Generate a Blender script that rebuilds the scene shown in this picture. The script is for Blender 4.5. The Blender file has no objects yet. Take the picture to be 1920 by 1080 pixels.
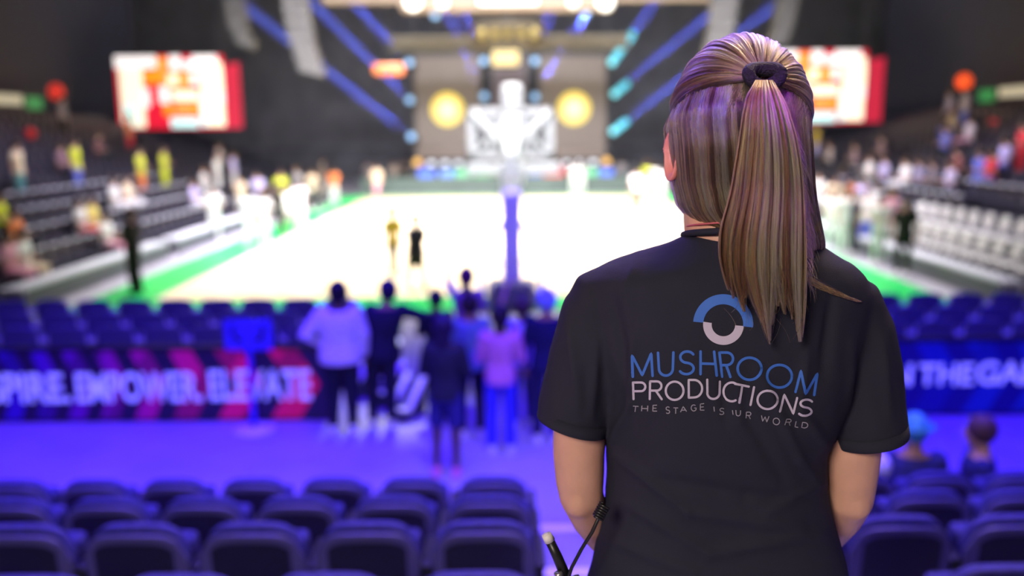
import bpy, bmesh, math, random
import numpy as np
from mathutils import Vector, Matrix, Euler, noise
from mathutils.bvhtree import BVHTree
random.seed(7); np.random.seed(7)
PI = math.pi; R = math.radians
C = bpy.context.scene.collection
S = bpy.context.scene
# ------------------------------------------------------------------ camera
FPX, EYE, PITCH, ROLL = 1650.0, 3.54, R(10.23), R(0.45)
cd = bpy.data.cameras.new('camera'); cam = bpy.data.objects.new('camera', cd); C.objects.link(cam)
cd.sensor_width = 36; cd.lens = FPX/1920*36; cd.clip_start = .05; cd.clip_end = 300
CM = Matrix.Rotation(PI/2-PITCH, 4, 'X') @ Matrix.Rotation(-ROLL, 4, 'Z')
CM.translation = (0, 0, EYE)
cam.matrix_world = CM
cd.dof.use_dof = True; cd.dof.focus_distance = 1.13; cd.dof.aperture_fstop = 1.8
S.camera = cam
S.view_settings.view_transform = 'Standard'; S.view_settings.look = 'None'
S.view_settings.gamma = 1; S.view_settings.exposure = 0.0; S.view_settings.use_curve_mapping = False
S.cycles.use_denoising = True
try: S.cycles.denoiser = 'OPENIMAGEDENOISE'
except Exception: pass
S.cycles.max_bounces = 5; S.cycles.diffuse_bounces = 2; S.cycles.glossy_bounces = 2
S.cycles.transmission_bounces = 4; S.cycles.transparent_max_bounces = 8; S.cycles.volume_bounces = 0
S.cycles.caustics_reflective = False; S.cycles.caustics_refractive = False
S.cycles.sample_clamp_indirect = 6; S.cycles.volume_step_rate = 4
# ------------------------------------------------------------------ world
w = bpy.data.worlds.new('world'); S.world = w; w.use_nodes = True
w.node_tree.nodes['Background'].inputs[0].default_value = (.05, .045, .06, 1)
w.node_tree.nodes['Background'].inputs[1].default_value = .25
# ------------------------------------------------------------------ lights
def aim(o, tgt):
    o.rotation_euler = (Vector(tgt)-Vector(o.location)).to_track_quat('-Z', 'Y').to_euler()
def area(name, loc, tgt, sx, sy, col, power, spread=180):
    l = bpy.data.lights.new(name, 'AREA'); l.shape = 'RECTANGLE'; l.size = sx; l.size_y = sy
    l.color = col; l.energy = power; l.spread = R(spread)
    o = bpy.data.objects.new(name, l); C.objects.link(o); o.location = loc; aim(o, tgt); return o
def spot(name, loc, tgt, col, power, ang, blend=.5, rad=.1):
    l = bpy.data.lights.new(name, 'SPOT'); l.spot_size = R(ang); l.spot_blend = blend; l.shadow_soft_size = rad
    l.color = col; l.energy = power
    o = bpy.data.objects.new(name, l); C.objects.link(o); o.location = loc; aim(o, tgt); return o
area('court_floodlights', (0, 33, 15.2), (0, 33, 0), 17, 28, (1, .97, .92), 10000, 55)
area('left_stand_wash', (-8, 30, 15), (-13.5, 28, 1), 4, 28, (.78, .72, 1), 2600, 75)
area('right_stand_wash', (8, 30, 15), (13.5, 26, 1), 4, 28, (.82, .76, 1), 2600, 75)
area('house_wash', (0, 42, 16), (0, 60, 6), 40, 4, (1, .99, .97), 1900)
area('bowl_fill', (0, 13.5, 15), (0, 36, 2.5), 16, 2, (.95, .92, 1), 5200, 60)  # fill light added to brighten people and stands on their near side
spot('goal_fill', (0, 10.5, 13), (0, 19.4, 3.3), (1, 1, 1), 12500, 15, .6, .4)  # spot added to whiten the backboard
spot('goal_violet', (0, 9, 9), (0, 17.4, 1.3), (.36, .25, 1), 6000, 13, .6, .3)
area('blue_wash_left', (-4.5, 8, 10.5), (-4.5, 8.8, 0), 8, 7, (.05, .004, 1), 950, 70)
area('blue_wash_right', (4.5, 8, 10.5), (4.5, 8.8, 0), 8, 7, (.035, .004, 1), 1000, 70)
area('blue_seat_wash', (0, 6.8, 7.6), (0, 3.9, 1.4), 9, 2, (.22, .13, 1), 430, 110)
area('pale_floor_wash', (-1, 5.5, 9), (-1, 7.4, 0), 6, 1.5, (.15, .08, 1), 80, 60)
spot('aisle_spot', (1.2, 2, 12), (.2, 8.8, 0), (.8, .7, 1), 1300, 14, .8, .3)
spot('passage_spot', (-2, 20, 12), (-1.5, 11.3, .4), (1, .97, .9), 9000, 9, .8, .3)
area('concourse_light', (-1.9, -2.6, 5.2), (.3, 1.2, 3.1), 1.4, 1.2, (1, .84, .70), 165)
area('bowl_glow', (1.6, 3.2, 6.6), (.3, 1.2, 3.4), 1.6, 1.2, (1, .76, .50), 170)
spot('violet_crown', (-.5, -2.2, 6.6), (.312, 1.13, 3.60), (.42, .03, 1), 900, 2.0, .95, .03)
spot('violet_tail', (1.2, -2.4, 6.2), (.350, 1.08, 3.42), (.5, .03, 1), 1300, .9, .95, .03)
spot('violet_tail_left', (-.9, -2.4, 6.2), (.300, 1.08, 3.43), (.5, .03, 1), 900, .7, .95, .03)
spot('violet_nape', (-.7, -2.3, 5.8), (.245, 1.13, 3.572), (.10, .02, 1), 3600, .9, .95, .03)
spot('violet_tail_top', (.6, -2.4, 6.4), (.325, 1.08, 3.55), (.40, .03, 1), 4200, 1.2, .95, .03)
spot('blue_rim', (5.5, 2.6, 5.6), (.45, 1.2, 3.1), (.25, .12, 1), 90, 12, .6, .2)
spot('magenta_rim', (-5, 2.0, 3.9), (.15, 1.2, 3.35), (1, .15, .55), 80, 10, .6, .2)
# ------------------------------------------------------------------ helpers
def Wp(px, py, Y):
    """point on the plane y=Y that the photograph shows at this pixel (used to read sizes off the photo)"""
    d = CM.to_3x3() @ Vector(((px-960)/FPX, (540-py)/FPX, -1))
    t = Y/d.y
    return Vector((d.x*t, Y, EYE+d.z*t))
def Wz(px, py, Z=0.0):
    d = CM.to_3x3() @ Vector(((px-960)/FPX, (540-py)/FPX, -1))
    t = (Z-EYE)/d.z
    return Vector((d.x*t, d.y*t, Z))
MC = {}
def mat(name, col, rough=.6, metal=0, var=.12, scale=12, bump=0, emit=0, emitcol=None, spec=.5, sss=0, coat=0, bscale=None):
    if name in MC: return MC[name]
    m = bpy.data.materials.new(name); m.use_nodes = True; MC[name] = m
    nt = m.node_tree; b = nt.nodes['Principled BSDF']
    b.inputs['Roughness'].default_value = rough; b.inputs['Metallic'].default_value = metal
    b.inputs['Specular IOR Level'].default_value = spec
    if coat: b.inputs['Coat Weight'].default_value = coat
    tc = nt.nodes.new('ShaderNodeTexCoord')
    n = nt.nodes.new('ShaderNodeTexNoise'); n.inputs['Scale'].default_value = scale; n.inputs['Detail'].default_value = 3
    nt.links.new(tc.outputs['Object'], n.inputs['Vector'])
    r = nt.nodes.new('ShaderNodeValToRGB'); nt.links.new(n.outputs['Fac'], r.inputs['Fac'])
    r.color_ramp.elements[0].position = .3; r.color_ramp.elements[1].position = .7
    r.color_ramp.elements[0].color = (*[c*(1-var) for c in col], 1); r.color_ramp.elements[1].color = (*[min(1, c*(1+var)) for c in col], 1)
    nt.links.new(r.outputs['Color'], b.inputs['Base Color'])
    if sss:
        b.inputs['Subsurface Weight'].default_value = sss; b.inputs['Subsurface Radius'].default_value = (.012, .005, .003)
        b.inputs['Subsurface Scale'].default_value = 1.0
    if bump:
        n2 = nt.nodes.new('ShaderNodeTexNoise'); n2.inputs['Scale'].default_value = bscale or scale*4; n2.inputs['Detail'].default_value = 4
        nt.links.new(tc.outputs['Object'], n2.inputs['Vector'])
        bp = nt.nodes.new('ShaderNodeBump'); bp.inputs['Strength'].default_value = bump; bp.inputs['Distance'].default_value = .01
        nt.links.new(n2.outputs['Fac'], bp.inputs['Height']); nt.links.new(bp.outputs['Normal'], b.inputs['Normal'])
    if emit:
        b.inputs['Emission Color'].default_value = (*(emitcol or col), 1); b.inputs['Emission Strength'].default_value = emit
    return m
def glow(name, col, s): return mat(name, col, .4, emit=s, emitcol=col, var=.02)
class MB:
    def __init__(s): s.v = []; s.f = []; s.m = []; s.cur = 0
    def add(s, vs, fs):
        o = len(s.v); s.v += [tuple(v) for v in vs]; s.f += [tuple(i+o for i in f) for f in fs]; s.m += [s.cur]*len(fs); return s
    def box(s, c, d, rz=0, rx=0, ry=0, bev=0):
        M = Matrix.Translation(c) @ Euler((rx, ry, rz)).to_matrix().to_4x4()
        x, y, z = [a/2 for a in d]
        if bev:
            b = min(bev, x*.9, y*.9, z*.9)
            vs = []; 
            bm = bmesh.new(); bmesh.ops.create_cube(bm, size=1)
            for v in bm.verts: v.co = Vector((v.co.x*d[0], v.co.y*d[1], v.co.z*d[2]))
            bmesh.ops.bevel(bm, geom=bm.edges[:], offset=b, segments=2, affect='EDGES', profile=.6)
            bm.verts.index_update(); s.add([M@v.co for v in bm.verts], [[v.index for v in f.verts] for f in bm.faces]); bm.free(); return s
        vs = [M@Vector(p) for p in ((-x,-y,-z),(x,-y,-z),(x,y,-z),(-x,y,-z),(-x,-y,z),(x,-y,z),(x,y,z),(-x,y,z))]
        return s.add(vs, [(0,3,2,1),(4,5,6,7),(0,1,5,4),(1,2,6,5),(2,3,7,6),(3,0,4,7)])
    def loft(s, rings, closed=True, caps=True):
        n = len(rings[0]); vs = [p for r in rings for p in r]; fs = []
        for i in range(len(rings)-1):
            for j in range(n if closed else n-1):
                k = (j+1) % n; fs.append((i*n+j, i*n+k, (i+1)*n+k, (i+1)*n+j))
        if caps: fs.append(tuple(range(n))[::-1]); fs.append(tuple((len(rings)-1)*n+j for j in range(n)))
        return s.add(vs, fs)
    def tube(s, pts, rad, seg=10, flat=1.0, round_=True, up=None):
        pts = [Vector(p) for p in pts]
        if not hasattr(rad, '__len__'): rad = [rad]*len(pts)
        rad = list(rad)
        if round_:
            d0 = (pts[0]-pts[1]).normalized(); d1 = (pts[-1]-pts[-2]).normalized()
            a, b = rad[0], rad[-1]; P0, P1 = pts[0], pts[-1]
            pts = [P0+d0*a*.97, P0+d0*a*.7] + pts + [P1+d1*b*.7, P1+d1*b*.97]
            rad = [a*.25, a*.71] + rad + [b*.71, b*.25]
        rings = []; u = None
        for i, p in enumerate(pts):
            t = (pts[min(i+1, len(pts)-1)]-pts[max(i-1, 0)]).normalized()
            if u is None:
                u = Vector(up) if up else (Vector((1,0,0)) if abs(t.x) < .9 else Vector((0,1,0)))
            u = (u-t*u.dot(t)).normalized(); w_ = t.cross(u)
            r = rad[i]
            rings.append([p+u*math.cos(2*PI*k/seg)*r+w_*math.sin(2*PI*k/seg)*r*flat for k in range(seg)])
        return s.loft(rings)
    def cyl(s, a, b, r, seg=14, r2=None): return s.tube([a, b], [r, r if r2 is None else r2], seg, round_=False)
    def ell(s, c, r, seg=16, rings=10, M=None):
        rr = []
        for i in range(rings+1):
            a = PI*(i+.02*(1 if i == 0 else -1 if i == rings else 0)*5)/rings
            a = min(max(a, .04), PI-.04)
            ring = [Vector((math.sin(a)*math.cos(2*PI*k/seg)*r[0], math.sin(a)*math.sin(2*PI*k/seg)*r[1], -math.cos(a)*r[2])) for k in range(seg)]
            rr.append([Vector(c)+(M@p if M else p) for p in ring])
        return s.loft(rr)
    def rings(s, L, seg=20, p=2.0):
        """horizontal rings (cx, cy, z, rx, ry[, exponent])"""
        out = []
        for q in L:
            e = 2/(q[5] if len(q) > 5 else p); ring = []
            for k in range(seg):
                a = 2*PI*k/seg; c_, s_ = math.cos(a), math.sin(a)
                ring.append(Vector((q[0]+q[3]*math.copysign(abs(c_)**e, c_), q[1]+q[4]*math.copysign(abs(s_)**e, s_), q[2])))
            out.append(ring)
        return s.loft(out)
    def mesh(s, name, mats, smooth=True):
        me = bpy.data.meshes.new(name); me.from_pydata(s.v, [], s.f)
        for m in (mats if isinstance(mats, (list, tuple)) else [mats]): me.materials.append(m)
        if len(set(s.m)) > 1: me.polygons.foreach_set('material_index', s.m)
        if smooth: me.polygons.foreach_set('use_smooth', [True]*len(me.polygons))
        me.update(); return me
    def build(s, name, mats, parent=None, smooth=False, voxel=0, smoothit=0, auto=False):
        me = s.mesh(name, mats, smooth or voxel > 0)
        if voxel: me = remesh(me, voxel, smoothit, name)
        return link(name, me, parent)
def link(name, data, parent=None):
    o = bpy.data.objects.new(name, data); C.objects.link(o)
    if parent: o.parent = parent
    return o
def remesh(me, voxel, it, name):
    o = bpy.data.objects.new('tmp', me); C.objects.link(o)
    bm = bmesh.new(); bm.from_mesh(me); bmesh.ops.recalc_face_normals(bm, faces=bm.faces); bm.to_mesh(me); bm.free()
    m = o.modifiers.new('r', 'REMESH'); m.mode = 'VOXEL'; m.voxel_size = voxel; m.use_smooth_shade = True
    if it: k = o.modifiers.new('s', 'SMOOTH'); k.factor = .5; k.iterations = it
    dg = bpy.context.evaluated_depsgraph_get(); n = bpy.data.meshes.new_from_object(o.evaluated_get(dg))
    mm = list(me.materials); n.name = name
    bpy.data.objects.remove(o)
    n.materials.clear()
    for x in mm: n.materials.append(x)
    return n
def tag(o, label=None, cat=None, group=None, kind=None):
    if label: o['label'] = label
    if cat: o['category'] = cat
    if group: o['group'] = group
    if kind: o['kind'] = kind
    return o
def empty(name, loc=(0,0,0), rz=0, label=None, cat=None, group=None):
    o = bpy.data.objects.new(name, None); C.objects.link(o); o.location = loc; o.rotation_euler.z = rz; o.empty_display_size = .1
    return tag(o, label, cat, group)
def struct(name, mb, m, smooth=False): return tag(mb.build(name, m, smooth=smooth), kind='structure')
KIDS = {}
def kids(o):
    if o.name not in KIDS: KIDS[o.name] = list(o.children)
    return KIDS[o.name]
def copy_tree(o, parent=None):
    c = o.copy(); C.objects.link(c)
    if parent: c.parent = parent
    for ch in kids(o): copy_tree(ch, c)
    return c
ORD = ['first', 'second', 'third', 'fourth', 'fifth', 'sixth', 'seventh', 'eighth', 'ninth', 'tenth', 'eleventh', 'twelfth', 'thirteenth', 'fourteenth', 'fifteenth', 'sixteenth']
# ------------------------------------------------------------------ setting
def B(*a, **k): return MB().box(*a, **k)
struct('floor', B((0, 28, -.05), (70, 84, .1)), mat('grey_floor', (.33, .31, .36), .55, var=.12, scale=1.2, bump=.15))
struct('ceiling', B((0, 28, 18.05), (70, 84, .1)), mat('ceiling_black', (.05, .05, .055), .9))
struct('wall_back', B((0, 66, 9), (70, .3, 18)), mat('drape_black', (.085, .083, .095), .9, var=.3, scale=.7))
struct('wall_left', B((-27, 28, 9), (.3, 84, 18)), mat('wall_dark', (.06, .058, .08), .9, var=.3, scale=.5))
struct('wall_right', B((27, 28, 9), (.3, 84, 18)), MC['wall_dark'])
struct('wall_rear', B((0, -8, 9), (70, .3, 18)), MC['wall_dark'])
YB0, YB1 = 18.4, 46.9                       # the two baselines
ap = MB(); ap.box((0, (YB0+YB1)/2, .01), (18.0, YB1-YB0+2.6, .02))
struct('floor_apron', ap, mat('green_paint', (.01, .50, .10), .35, var=.08, scale=2))
def wood():
    m = mat('court_maple', (.85, .68, .45), .28, var=.1, scale=3); nt = m.node_tree; b = nt.nodes['Principled BSDF']
    tc = nt.nodes.new('ShaderNodeTexCoord'); br = nt.nodes.new('ShaderNodeTexBrick'); br.inputs['Scale'].default_value = 1
    br.inputs['Brick Width'].default_value = 1.6; br.inputs['Row Height'].default_value = .12; br.inputs['Mortar Size'].default_value = .004
    br.inputs['Color1'].default_value = (.88, .72, .5, 1); br.inputs['Color2'].default_value = (.8, .63, .4, 1); br.inputs['Mortar'].default_value = (.5, .36, .2, 1)
    mp = nt.nodes.new('ShaderNodeMapping'); mp.inputs['Rotation'].default_value = (0, 0, PI/2)
    nt.links.new(tc.outputs['Object'], mp.inputs['Vector']); nt.links.new(mp.outputs['Vector'], br.inputs['Vector']); nt.links.new(br.outputs['Color'], b.inputs['Base Color'])
    return m
ct = MB(); ct.box((0, (YB0+YB1)/2, .025), (15.24, YB1-YB0, .01)); struct('floor_court', ct, wood())
ln = MB()
def stripe(x0, y0, x1, y1, w_=.05):
    a = Vector((x0, y0, .032)); b = Vector((x1, y1, .032)); n = (b-a).cross(Vector((0,0,1))).normalized()*w_/2
    ln.add([a-n, b-n, b+n, a+n], [(0,1,2,3)])
for x in (-7.6, 7.6): stripe(x, YB0, x, YB1)
for y in (YB0, YB1, (YB0+YB1)/2): stripe(-7.6, y, 7.6, y)
for s, y in ((1, YB0), (-1, YB1)):
    for x in (-2.4, 2.4): stripe(x, y, x, y+s*5.8)
    stripe(-2.4, y+s*5.8, 2.4, y+s*5.8)
    for r, c in ((6.75, 1.575), (1.8, 5.8)):
        pts = [(r*math.cos(a), y+s*(c+r*math.sin(a))) for a in [PI*k/30 for k in range(31)]]
        for p, q in zip(pts, pts[1:]): stripe(*p, *q)
pts = [(1.8*math.cos(a), (YB0+YB1)/2+1.8*math.sin(a)) for a in [2*PI*k/40 for k in range(41)]]
for p, q in zip(pts, pts[1:]): stripe(*p, *q)
struct('floor_markings', ln, mat('line_paint', (.75, .75, .75), .4))
for i, (px, py, col, wd) in enumerate([(610, 497, (.45, .8, .9), 1.0), (655, 497, (.95, .3, .25), .9), (683, 494, (.95, .75, .1), .5)]):
    p = Wz(px, py); d = MB().add([p+Vector((-wd/2, -.35, .033)), p+Vector((wd/2, -.25, .033)), p+Vector((wd/2, .5, .033)), p+Vector((-wd/2, .2, .033))], [(0,1,2,3)])
    struct('floor_decal', d, mat('decal_%d' % i, col, .4))
# front seating bowl: row platforms (front edges read from the stair nosings in the photo)
LIPS = [(6.3, .54), (5.3, .80), (4.72, 1.02), (3.72, 1.215)]
terr = MB(); prev = 0
for (f, z) in LIPS: terr.box((0, (f-7)/2, z/2), (22, f+7, z))
terr.box((0, -2.3, .75), (22, 9.4, 1.5)); terr.box((0, -2.65, .87), (22, 8.7, 1.74)); terr.box((0, -3.1, .99), (22, 9.8, 1.98))
struct('floor_terrace', terr, mat('terrace_concrete', (.30, .28, .36), .6, var=.15, scale=3, bump=.2))
for (f, z) in LIPS:
    struct('trim_nosing', B((.78, f-.035, z+.006), (1.3, .085, .016)), mat('nosing_white', (.9, .85, .85), .35))
    struct('floor_step', B((.78, f+.19, (z-.12)/2), (1.3, .46, z-.12)), MC['terrace_concrete'])
# ------------------------------------------------------------------ people (generic builder)
def fabric(name, col, rough=.85): return mat(name, col, rough, var=.15, scale=20, spec=.2)
SK = {'light': mat('skin_light', (.62, .36, .26), .5, sss=.1, var=.06), 'tan': mat('skin_tan', (.42, .22, .14), .5, sss=.08, var=.06), 'dark': mat('skin_dark', (.10, .05, .035), .5, sss=.05, var=.06)}
def hand_mb(mb, wr, d, palm_n, L=.18, side=1, curl=.5):
    """palm, four unequal fingers and a side thumb; d = pointing direction, palm_n = palm normal"""
    d = Vector(d).normalized(); n = Vector(palm_n); n = (n-d*n.dot(d)).normalized(); s_ = d.cross(n)*side
    wr = Vector(wr); pl = L*.52
    mb.tube([wr-d*.01, wr+d*pl*.45, wr+d*pl], [L*.15, L*.2, L*.21], 12, flat=.42, up=s_)
    for i, (o, l, r) in enumerate([(-.75, .42, .044), (-.26, .47, .047), (.24, .44, .045), (.7, .34, .04)]):
        b = wr+d*pl*.93+s_*o*L*.2; p = [b]; a = .15
        for k in range(3):
            a += curl*.45; p.append(p[-1]+(d*math.cos(a)+n*math.sin(a))*l*L/3)
        mb.tube(p, [r*L*1.05, r*L, r*L*.92, r*L*.8], 8)
    t0 = wr+d*pl*.3-s_*L*.16
    t1 = t0+(d*.6-s_*.7+n*.3).normalized()*L*.2
    mb.tube([t0+s_*L*.06, t0, t1, t1+(d*.9-s_*.1+n*.35).normalized()*L*.17], [L*.07, L*.065, L*.055, L*.045], 8)
POSE = {
 'stand': {},
 'front': dict(eL=(-.25, .02, 1.13), wL=(-.1, .24, 1.14), eR=(.25, .02, 1.13), wR=(.1, .24, 1.14)),
 'phone': dict(eL=(-.24, .1, 1.17), wL=(-.06, .3, 1.36), eR=(.24, .1, 1.17), wR=(.06, .3, 1.36)),
 'raise': dict(eL=(-.27, .1, 1.6), wL=(-.17, .16, 1.86), eR=(.25, .02, 1.13), wR=(.13, .22, 1.2)),
 'wide': dict(eL=(-.42, .02, 1.25), wL=(-.6, .1, 1.1), aL=(-.2, 0, .08), aR=(.2, 0, .08), kL=(-.16, .03, .5), kR=(.16, .03, .5)),
 'walk': dict(kL=(-.1, .16, .52), aL=(-.1, .2, .1), kR=(.1, .02, .5), aR=(.1, -.25, .12), eL=(-.25, -.12, 1.16), wL=(-.24, .0, .94), eR=(.25, .1, 1.16), wR=(.23, .27, 1.0)),
 'hip': dict(eL=(-.38, -.04, 1.17), wL=(-.19, .06, 1.03), eR=(.26, .0, 1.15), wR=(.27, .06, .9)),
 'side': dict(eR=(.45, .15, 1.3), wR=(.66, .3, 1.26), eL=(-.25, .02, 1.13), wL=(-.15, .22, 1.1), lean=.17),
}
def person(name, label, loc, rz=0, H=1.75, pose='stand', shirt=(.2,.2,.2), trousers=(.03,.03,.04), hair=(.02,.015,.01), skin='light', shoes=(.7,.7,.7), top='hair',
           long_sleeve=False, shorts=False, build=1.0, vox=.014, group=None, seated=False, hs=1.0):
    J = dict(hp=(0, 0, .95), ch=(0, 0, 1.3), nk=(0, -.01, 1.5), hd=(0, .02, 1.635),
             sL=(-.175, 0, 1.42), sR=(.175, 0, 1.42), eL=(-.245, -.02, 1.14), wL=(-.25, .05, .88), eR=(.245, -.02, 1.14), wR=(.25, .05, .88),
             hL=(-.09, 0, .92), hR=(.09, 0, .92), kL=(-.105, .02, .5), kR=(.105, .02, .5), aL=(-.11, -.02, .09), aR=(.11, -.02, .09))
    P = POSE[pose]; lean = P.get('lean', 0); J.update({k: v for k, v in P.items() if k != 'lean'})
    J = {k: Vector(v) for k, v in J.items()}
    if seated:
        for k in J:
            if k[0] not in 'ka': J[k].z -= .45
        J['kL'] = Vector((-.12, .42, .5)); J['kR'] = Vector((.12, .42, .5)); J['aL'] = Vector((-.13, .4, .09)); J['aR'] = Vector((.13, .4, .09))
    if lean:
        for k in ('ch', 'nk', 'hd', 'sL', 'sR', 'eL', 'wL', 'eR', 'wR'): J[k].x += lean*(J[k].z-.95)
    s = H/1.75; bz = build
    root = empty(name, loc, rz, label, 'person', group)
    T = lambda L: [(a*s, b*s, c*s, d*s*bz, e*s*bz) for (a, b, c, d, e) in L]
    V = lambda *k: [J[q]*s for q in k]
    z = J['hp'].z; cx = J['ch'].x; nx = J['nk'].x
    torso = [(0, 0, z-.08, .13, .1), (0, 0, z, .165, .115), (cx*.4, 0, z+.14, .14, .1), (cx, 0, z+.33, .165, .11), (cx*1.15, 0, z+.44, .18, .1), (nx, -.005, z+.5, .12, .075), (nx, -.01, z+.54, .06, .055)]
    b = MB(); b.rings(T(torso)); b.tube(V('ch', 'nk', 'hd'), [.075*s, .062*s, .06*s], 12)
    hd = J['hd']*s; b.ell(hd, (.075*s, .094*s, .115*s), 16, 12); b.ell(hd+Vector((0, .03, -.06))*s, (.055*s, .06*s, .06*s), 12, 8)
    b.tube([hd+Vector((0, .088, .012))*s, hd+Vector((0, .108, -.022))*s], [.009*s, .014*s], 8)
    for q in (-1, 1): b.ell(hd+Vector((q*.078, 0, -.005))*s, (.012*s, .02*s, .032*s), 8, 6)
    for q in 'LR':
        sg = -1 if q == 'L' else 1
        b.tube(V('s'+q, 'e'+q, 'w'+q), [.052*s*bz, .04*s*bz, .028*s], 10)
        b.tube(V('h'+q, 'k'+q, 'a'+q), [.085*s*bz, .055*s*bz, .04*s], 12)
        d = (J['w'+q]-J['e'+q]); hand_mb(b, J['w'+q]*s, d, (-sg, .3, 0), .18*s, sg, .5)
    b.build('body', SK[skin], root, voxel=vox*s, smoothit=2)
    g = MB(); off = .018
    T2 = [(a, b_, c, d+off, e+off) for (a, b_, c, d, e) in torso[:6]]; T2[0] = (0, 0, z-.1, .16+off, .12+off)
    g.rings(T(T2)); 
    for q in 'LR':
        a, m_, e = J['s'+q]*s, J['e'+q]*s, J['w'+q]*s
        if long_sleeve: g.tube([a, m_, e.lerp(m_, .12)], [.072*s*bz, .058*s*bz, .042*s], 12)
        else: g.tube([a, a.lerp(m_, .78)], [.07*s*bz, .062*s*bz], 12, round_=False); g.ell(a, (.07*s*bz,)*3, 10, 8)
    g.build('jacket' if long_sleeve else 'shirt', fabric('cloth_%02d_%02d_%02d' % tuple(int(c*99) for c in shirt), shirt), root, voxel=vox*s, smoothit=3)
    t = MB(); t.rings(T([(0, 0, z-.12, .16, .115), (0, 0, z-.05, .178, .125), (0, 0, z+.05, .165, .115)]))
    for q in 'LR':
        h, k, a = V('h'+q, 'k'+q, 'a'+q)
        if shorts: t.tube([h, h.lerp(k, .85)], [.1*s*bz, .092*s*bz], 12, round_=False)
        else: t.tube([h, k, a+Vector((0, 0, .015*s))], [.098*s*bz, .072*s*bz, .06*s], 12, round_=False)
    t.build('shorts' if shorts else 'trousers', fabric('cloth_%02d_%02d_%02d' % tuple(int(c*99) for c in trousers), trousers), root, voxel=vox*s, smoothit=2)
    for q in 'LR':
        a = J['a'+q]*s; sh = MB(); zf = max(a.z-.09*s, 0)
        sh.rings([(a.x, a.y+.04*s, zf+.002, .045*s, .13*s, 2.4), (a.x, a.y+.04*s, zf+.03*s, .047*s, .135*s, 2.4), (a.x, a.y+.035*s, zf+.06*s, .042*s, .11*s), (a.x, a.y, zf+.1*s, .038*s, .05*s)], 14)
        sh.build('shoe', fabric('shoe_%02d_%02d_%02d' % tuple(int(c*99) for c in shoes), shoes, .5), root, smooth=True)
    hm = fabric('hair_%02d_%02d_%02d' % tuple(int(c*99) for c in hair), hair, .5)
    h = MB(); h.ell(hd+Vector((0, -.02, .022))*s, (.098*s*hs, .112*s*hs, .118*s*hs), 16, 12)
    if top == 'long': h.tube([hd+Vector((0, -.06, 0))*s, hd+Vector((0, -.085, -.14))*s, hd+Vector((0, -.08, -.26))*s], [.075*s, .06*s, .03*s], 12, flat=.6)
    if top == 'hair' or top == 'long':
        pass
    elif top == 'cap': h.tube([hd+Vector((0, .06, .04))*s, hd+Vector((0, .16, .025))*s], [.06*s, .045*s], 10, flat=.18)
    elif top == 'hood': h.tube([hd+Vector((0, -.05, .0))*s, hd+Vector((0, -.07, -.14))*s], [.09*s, .09*s], 10, flat=.8)
    elif top == 'hat': h.rings([(hd.x, hd.y, hd.z+.03*s, .15*s, .16*s), (hd.x, hd.y, hd.z+.045*s, .15*s, .16*s)], 20)
    h.build({'hair': 'hair', 'long': 'hair'}.get(top, top), hm, root, smooth=True)
    return root
# ------------------------------------------------------------------ the woman in front
YC = 1.20; PXM = 1356.0
def ring_px(py, xl, xr, ry, yc=YC, e=2.4):
    a, b = Wp(xl, py, yc), Wp(xr, py, yc)
    return ((a.x+b.x)/2, yc, (a.z+b.z)/2, (b.x-a.x)/2, ry, e)
woman = empty('person', (.3, YC, 1.98), 0, 'woman with a highlighted ponytail in black printed t-shirt standing in the aisle, seen from behind', 'person')
WI = Matrix.Translation((-.3, -YC, -1.98))
def own(o):
    o.data.transform(WI) if hasattr(o.data, 'transform') else None
    o.parent = woman; return o
skin = mat('skin_woman', (.66, .37, .27), .48, sss=.12, var=.05, scale=30, bump=.06, bscale=260)
TORSO = [(438, 1288, 1500, .045, 1.2, 2.2), (455, 1250, 1530, .058, 1.2, 2.2), (475, 1195, 1560, .072, 1.2, 2.3), (495, 1130, 1598, .083, 1.2, 2.4), (515, 1100, 1616, .092, 1.2, 2.4), (550, 1098, 1628, .099, 1.2, 2.4),
         (620, 1104, 1618, .105, 1.2, 2.4), (700, 1120, 1596, .106, 1.2, 2.4), (780, 1132, 1572, .104, 1.2, 2.4), (840, 1137, 1542, .101, 1.2, 2.4), (890, 1138, 1542, .099, 1.2, 2.4), (940, 1135, 1551, .098, 1.2, 2.4), (990, 1126, 1562, .102, 1.2, 2.4),
         (1040, 1114, 1577, .11, 1.2, 2.4), (1100, 1100, 1592, .118, 1.2, 2.4), (1180, 1088, 1604, .125, 1.2, 2.4), (1240, 1086, 1606, .127, 1.2, 2.4)]
def px(p, Y=YC): return Wp(p[0], p[1], Y)
ARM = {'L': ([(1134, 560), (1108, 640), (1090, 760), (1085, 850), (1087, 900), (1090, 930)], [36, 50, 54, 51, 48, 44]),
       'R': ([(1582, 580), (1608, 660), (1600, 770), (1596, 850), (1595, 900), (1592, 935)], [36, 52, 57, 55, 50, 46])}
FORE = {'L': [(1090, 930, 1.2), (1108, 972, 1.235), (1132, 1010, 1.30), (1205, 1045, 1.39)], 'R': [(1592, 935, 1.2), (1578, 970, 1.235), (1556, 1000, 1.30), (1485, 1035, 1.39)]}
b = MB()
b.rings([ring_px(q[0]+14, q[1]+22, q[2]-22, q[3]-.016) for q in TORSO], 28)
nk = [(462, 1290, 1470, .058, 1.205), (440, 1284, 1462, .056, 1.205), (420, 1282, 1456, .055, 1.21), (395, 1282, 1452, .056, 1.22), (350, 1285, 1450, .058, 1.235), (300, 1288, 1448, .06, 1.24)]
b.rings([ring_px(q[0], q[1], q[2], q[3], q[4], 2) for q in nk], 24)
HC = Vector((Wp(1388, 230, 1.22).x, 1.22, Wp(1388, 215, 1.22).z))
b.ell(HC, (.078, .094, .103), 28, 20)
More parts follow.
